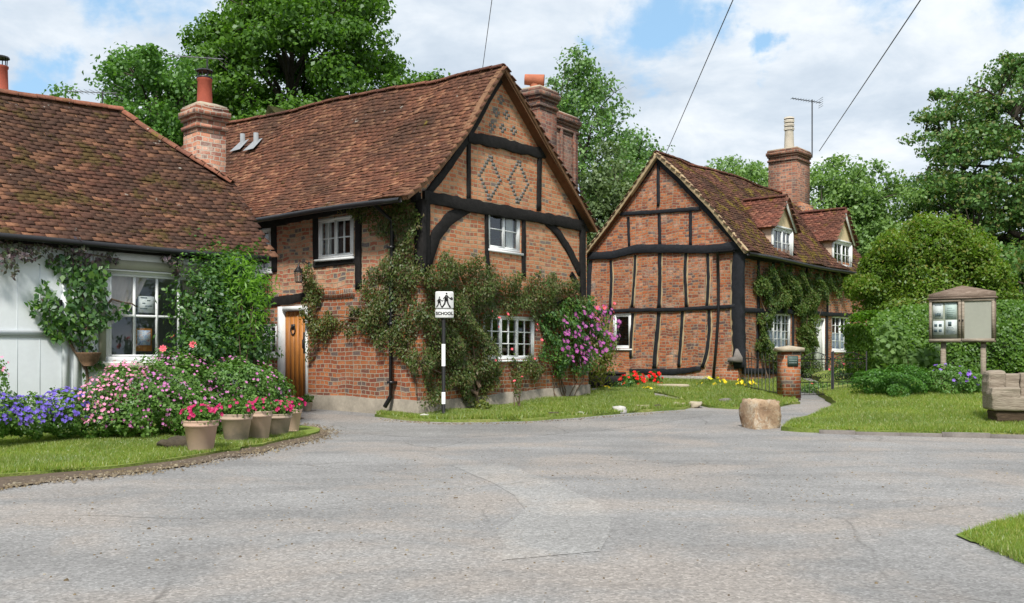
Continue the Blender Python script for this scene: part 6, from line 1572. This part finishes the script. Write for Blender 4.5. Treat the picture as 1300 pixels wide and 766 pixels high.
# ================================================================== flower bed before the white cottage
plant('cranesbill', 'violet blue cranesbill clump at the left end of the bed', 'flowers', [lb(-20, 528, 12.6, 90, 60, .5), lb(35, 530, 13.0, 80, 52, .45), lb(85, 526, 13.4, 66, 62, .45)], 9000, .05, L_ger, [(F_blue, 620, 95, -.2, None)], shell=.65)
plant('pink_flowers', 'pale pink daisy like flowers between the blue and mauve clumps', 'flowers', [lb(128, 522, 13.6, 50, 84, .4), lb(158, 500, 14.0, 56, 80, .45)], 5200, .05, L_ger, [(F_pink, 330, 95, -.3, None)], shell=.65)
plant('geranium_bush', 'big mauve flowered geranium bush below the shop window', 'flowers', [lb(190, 515, 14.0, 100, 86, .6), lb(225, 497, 14.6, 100, 90, .6), lb(160, 530, 13.7, 70, 50, .4), lb(245, 525, 14.2, 80, 66, .5)], 15000, .055, L_ger, [(F_mauve, 420, 95, -.5, None)], group='mauve geraniums', shell=.62, lump=.25)
plant('geranium_bush', 'mauve flowered geranium bush behind the row of pots', 'flowers', [lb(300, 500, 15.0, 100, 88, .6), lb(338, 503, 15.7, 60, 76, .5), lb(275, 520, 14.9, 90, 66, .5)], 12000, .055, L_ger, [(F_mauve, 190, 95, -.5, None)], group='mauve geraniums', shell=.62, lump=.25)
plant('pink_flowers', 'tall pink flower spikes at the far left edge', 'flowers', [lb(-12, 480, 13.4, 44, 70, .3)], 700, .05, L_ger, [(F_pink, 60, 60, -.5, None)], shell=.5)
rng = np.random.default_rng(34)
# roses right of the shop window
plant('climbing_rose', 'tall leafy rose bush covering the right end of the white wall', 'rose bush', [lb(260, 400, 15.6, 72, 140, .45), lb(292, 385, 16.1, 78, 130, .5), lb(318, 400, 16.3, 50, 120, .4), lb(255, 445, 15.3, 70, 66, .4), lb(312, 445, 16.0, 70, 70, .5), lb(290, 345, 16.2, 60, 56, .4)], 14500, .075, L_rose, [(F_rose, 5, 5, .0, (1.0, 1.7))], stems=18, shell=.3, lump=.55, aspect=.6)
plant('leafy_shoots', 'bright lance leaved shoots in front of the dark rose bush', 'plant', [lb(308, 395, 15.6, 66, 110, .3), lb(332, 372, 15.9, 44, 50, .3), lb(305, 350, 15.8, 50, 60, .3)], 850, .14, L_shoot, stems=10, aspect=.22, shell=.3, droop=-.3, outw=.3)
plant('garden_rose', 'two large pink roses standing above the mauve geraniums', 'rose bush', [lb(208, 452, 14.7, 26, 30, .12), lb(243, 450, 15.0, 26, 30, .12)], 260, .07, L_rose, stems=4, shell=.3)
for px, py, d in ((207, 443, 14.45), (245, 438, 14.75)):
    o = bpy.data.objects.new('flower', F_rose); col.objects.link(o); o.parent = bpy.data.objects['garden_rose']; o.location = Vector((*on(px, d), zpx(py, d)))-bpy.data.objects['garden_rose'].location; o.rotation_euler = (R(70), 0, R(10)); o.scale = (1.15, 1.15, 1.15)
# climbers on the white wall
creeper('climbing_rose', 'dark green climbing rose on the white boarded wall', 'climber', h1, f1, p1, [[(62, 335), (105, 330), (128, 340), (134, 372), (132, 400), (120, 420), (118, 470), (98, 470), (90, 440), (62, 432), (58, 412), (80, 395), (75, 360)], [(36, 365), (56, 362), (60, 380), (84, 400), (62, 425), (44, 400)], [(136, 384), (160, 384), (164, 398), (140, 402)]], 900, .105, L_rose, .30,
        [[(108, 520), (106, 470), (100, 400), (105, 330)], [(104, 470), (80, 420), (50, 380)], [(104, 420), (140, 380), (170, 390)]], aspect=.62, edge=.09, seed=4, stemr=.03, lumpy=1.2)
creeper('purple_climber', 'purple leaved climber hanging along the white cottage eave', 'climber', h1, f1, p1, [[(-60, 296), (20, 300), (105, 316), (110, 336), (78, 345), (40, 325), (14, 335), (8, 352), (-60, 350)], [(110, 318), (150, 326), (140, 342), (112, 338)], [(200, 328), (232, 332), (225, 350), (212, 342)]], 800, .085, L_purple, .28, [[(-60, 310), (50, 312), (150, 330)]], seed=5, aspect=.55, edge=.07)
rng = np.random.default_rng(35)
q = pick(h1, 1, .0, 111, 455); M1 = Matrix.Translation(h1.location) @ Matrix.Rotation(h1.rotation_euler.z, 4, 'Z'); wq = M1 @ Vector((q.x, -.05, q.z))
hb_ = empty('hanging_basket', (wq.x, wq.y, wq.z-.12), h1.rotation_euler.z, 'brown wicker wall basket under the climbing rose', 'basket'); m = MB(); m.lathe([(.07, 0), (.14, .08), (.18, .19), (.19, .21), (.17, .20)], 22); m.build('wicker', m_plain('wicker', (.20, .12, .07), .9, .5, 30, .9), hb_, uv=False)
m = MB(); [m.tube([(.18*math.cos(a), .18*math.sin(a), .2), (0, .12, .62)], .004, 4) for a in (.3, 2.8, 4.7)]; m.build('chain', blackiron, hb_, uv=False)
# ================================================================== creeper over house 2
CR = L_creep
creeper('virginia_creeper', 'brownish green creeper smothering the corner and gable of the middle cottage', 'climber', h2, gf2, g2,
        [[(531, 335), (560, 326), (600, 335), (640, 352), (662, 372), (640, 398), (620, 405), (618, 455), (640, 470), (612, 486), (614, 520), (588, 520), (580, 492), (556, 486), (531, 470)], [(531, 470), (556, 486), (545, 500), (538, 520), (531, 520)]], 2900, .068, CR, .42,
        [[(602, 522), (598, 490), (575, 470), (560, 440)], [(600, 522), (604, 480), (596, 440), (600, 380)], [(606, 521), (618, 480), (610, 430)], [(598, 500), (570, 480), (545, 470)], [(602, 490), (585, 450), (560, 400)]], aspect=.45, edge=.13, seed=6, stemr=.04,
        flowers=[(F_small, 6, 6, [(600, 390), (640, 400), (640, 460), (610, 460)])])
creeper('virginia_creeper', 'reddish green creeper spreading from the eave over the side wall to the lantern', 'climber', h2, sf2, s2,
        [[(440, 262), (536, 250), (536, 480), (522, 470), (505, 440), (480, 432), (455, 420), (420, 428), (400, 418), (393, 412), (396, 400), (406, 400), (430, 407), (462, 390), (470, 350), (492, 330), (486, 292), (462, 276), (440, 272)], [(394, 345), (404, 342), (412, 380), (408, 404), (396, 404), (393, 372)], [(398, 425), (408, 425), (404, 455), (399, 450)]], 2500, .066, CR, .32,
        [[(534, 500), (520, 440), (510, 340), (505, 260)], [(515, 400), (460, 405), (400, 400), (385, 350)], [(530, 470), (500, 430), (440, 415)]], aspect=.45, edge=.11, seed=7)
creeper('climbing_rose', 'dark climber to the right of the creeper above the lower gable window', 'climber', h2, gf2, g2, [[(660, 362), (690, 350), (718, 356), (735, 385), (738, 405), (700, 415), (690, 440), (684, 412), (672, 398), (655, 395)], [(640, 456), (682, 458), (688, 476), (650, 480)]], 2300, .068, L_creep, .34, [[(713, 505), (705, 450), (690, 400)]], seed=8, aspect=.5,
        flowers=[(F_small, 5, 5, [(650, 395), (690, 400), (690, 480), (650, 475)])])
creeper('clematis', 'purple flowering clematis on the right corner of the brick gable', 'climber', h2, gf2, g2, [[(688, 400), (705, 388), (740, 382), (762, 405), (764, 430), (750, 452), (735, 470), (702, 475), (684, 450), (680, 425)]], 1700, .075, L_rose, .55, [[(716, 512), (712, 490), (705, 470)], [(712, 512), (706, 480), (700, 450)], [(722, 512), (736, 480), (742, 462)], [(715, 512), (728, 486), (722, 460)], [(700, 505), (698, 480), (706, 460)]], seed=9, aspect=.6, edge=.12,
        flowers=[(F_clem, 150, 95, [(690, 405), (715, 390), (748, 390), (762, 412), (760, 440), (735, 450), (715, 465), (700, 462), (690, 440)]), (F_rose, 5, 5, [(700, 380), (745, 378), (770, 395), (745, 400)])])
rng = np.random.default_rng(36)
plant('golden_shrub', 'yellow green shrub beyond the right corner of the brick gable', 'shrub', [lb(760, 452, 25.0, 44, 76, .45), lb(768, 435, 25.2, 30, 50, .35)], 2600, .075, L_yel, stems=6, shell=.4)
x, y = on(660, 19.9); 
plant('pink_rose', 'small straggly pink rose below the lower gable window', 'rose bush', [lb(657, 492, 19.6, 16, 34, .15)], 130, .05, L_creep, [(F_small, 3, 3, 0, None)], stems=5, shell=.2)
plant('low_plant', 'small yellow green plant at the foot of the creeper trunk', 'plant', [lb(613, 516, 19.2, 18, 16, .15)], 240, .06, L_yel)
# ================================================================== front of house 3
def tuft(name, label, px, py, d, wpx, hpx, n, leaf, mat, fl, cnt, cat='flowers', grp='flowers along the cottage front'):
    return plant(name, label, cat, [lb(px, py, d, wpx, hpx, wpx/2*d/F*.7)], n, leaf, mat, [(fl, cnt, cnt, -.1, None)] if fl else None, grp, shell=.3, droop=-.2, aspect=.35)
tuft('tulips', 'red tulips left of the stone slab', 803, 488, 26.2, 30, 30, 420, .12, L_low, F_red, 26)
tuft('tulips', 'red tulips standing against the flint footing', 832, 486, 27.2, 18, 28, 300, .12, L_low, F_red, 16)
tuft('yellow_pansies', 'yellow flowers nearest the stone slab', 822, 498, 25.0, 28, 12, 260, .07, L_low, F_yel, 22)
tuft('yellow_pansies', 'yellow flowers below the golden shrub', 768, 497, 25.0, 26, 12, 260, .07, L_low, F_yel, 12)
tuft('green_clump', 'dark green clump between the yellow flowers', 790, 492, 25.6, 34, 22, 480, .08, L_rose, None, 0)
tuft('red_flowers', 'low red flowers right of the stone slab', 866, 496, 26.0, 20, 12, 220, .07, L_low, F_red, 12)
tuft('green_clump', 'low green clump between red flowers and yellow bush', 884, 496, 26.2, 20, 16, 260, .08, L_rose, None, 0)
tuft('yellow_bush', 'round yellow flowered bush under the black downpipe', 903, 490, 26.6, 36, 22, 900, .055, L_bright, F_yel, 30)
tuft('yellow_bush', 'small yellow flowered bush at the railing end', 947, 489, 25.9, 22, 22, 500, .055, L_bright, F_yel, 14)
x, y = on(772, 26.6); m = MB(); m.box(-.55, .45, -.2, .2, 0, .42); m.box(-.58, .48, -.23, .23, .38, .44); tr = m.build('trough', m_plain('dark_trough', (.025, .025, .024), .7, .4, 6, .4), uv=False); tr.location = (x, y, float(H(x, y))+.0); tr.rotation_euler.z = R(-12); tag(tr, 'black planting trough below the golden shrub', 'trough')
x, y = on(853, 25.9); rock('stone_slab', x, y, float(H(x, y))+.0, .8, .5, .16, stonem, 'flat stone step slab among the red flowers', 77, None, 'stone', .9, .1, 2, .06)
# creepers on the side of house 3
def sf3o(a, z, o): return (W3+o, a, z)
creeper('climbing_rose', 'green climbing rose draped along the wall beneath the dormers', 'climber', h3, sf3o, s3, [[(955, 346), (985, 342), (1010, 348), (1040, 352), (1072, 350), (1066, 372), (1048, 376), (1030, 392), (1014, 400), (1000, 392), (975, 390), (958, 372)], [(1010, 392), (1030, 392), (1032, 420), (1030, 470), (1034, 498), (1014, 498), (1012, 440)], [(962, 395), (974, 400), (976, 440), (992, 452), (985, 466), (966, 455), (958, 430)]], 1800, .085, L_bright if False else m_leaf('wall_rose_leaves', [(.05, .10, .025), (.08, .14, .035), (.12, .18, .05), (.15, .16, .06)], .35), .34,
        [[(1024, 500), (1020, 440), (1022, 390), (1000, 360)], [(1022, 500), (1030, 420), (1050, 365)], [(968, 480), (966, 420), (975, 370), (1000, 356)], [(965, 395), (958, 360), (970, 345)]], seed=11, edge=.16, aspect=.6,
        flowers=[(F_small, 4, 4, [(1034, 470), (1050, 470), (1050, 485), (1034, 485)])])
rng = np.random.default_rng(37)
plant('garden_plants', 'pale ground cover plants behind the iron gate', 'plant', [lb(1035, 494, 24.6, 40, 20, .4), lb(1075, 494, 24.8, 40, 22, .4)], 1600, .07, L_lady, [(F_small, 9, 9, 0, None)])
plant('garden_plants', 'rose shoots behind the right gate leaf', 'plant', [lb(1070, 470, 26.5, 40, 44, .4)], 700, .07, L_rose, [(F_small, 8, 8, -.2, None)], stems=6, shell=.2)
# daisies in the grass
for poly, zf, n, lbl in ((v2, zV, 420, 'white daisies in the grass below the gable'), (LV, zLV, 160, 'white daisies in the lawn before the flower bed')):
    r = np.random.default_rng(n); m = MB(); xs = [p[0] for p in poly]; ys = [p[1] for p in poly]; c = 0
    base = np.array([v.co[:] for v in F_wht.vertices])*1.1; fs = [list(p.vertices) for p in F_wht.polygons]
    while c < n:
        x = r.uniform(max(min(xs), -9), max(xs)); y = r.uniform(min(ys), max(ys))
        if not inpoly(np.array([x]), np.array([y]), poly)[0]: continue
        c += 1; b = len(m.v); m.v.extend([tuple(v+np.array([x, y, float(zf(x, y))+.05])) for v in base]); m.f.extend([[b+j for j in f] for f in fs]); m.mi.extend([0]*len(fs))
    tag(m.build('daisies', [P_wht], uv=False), lbl, 'daisies', None, 'stuff')
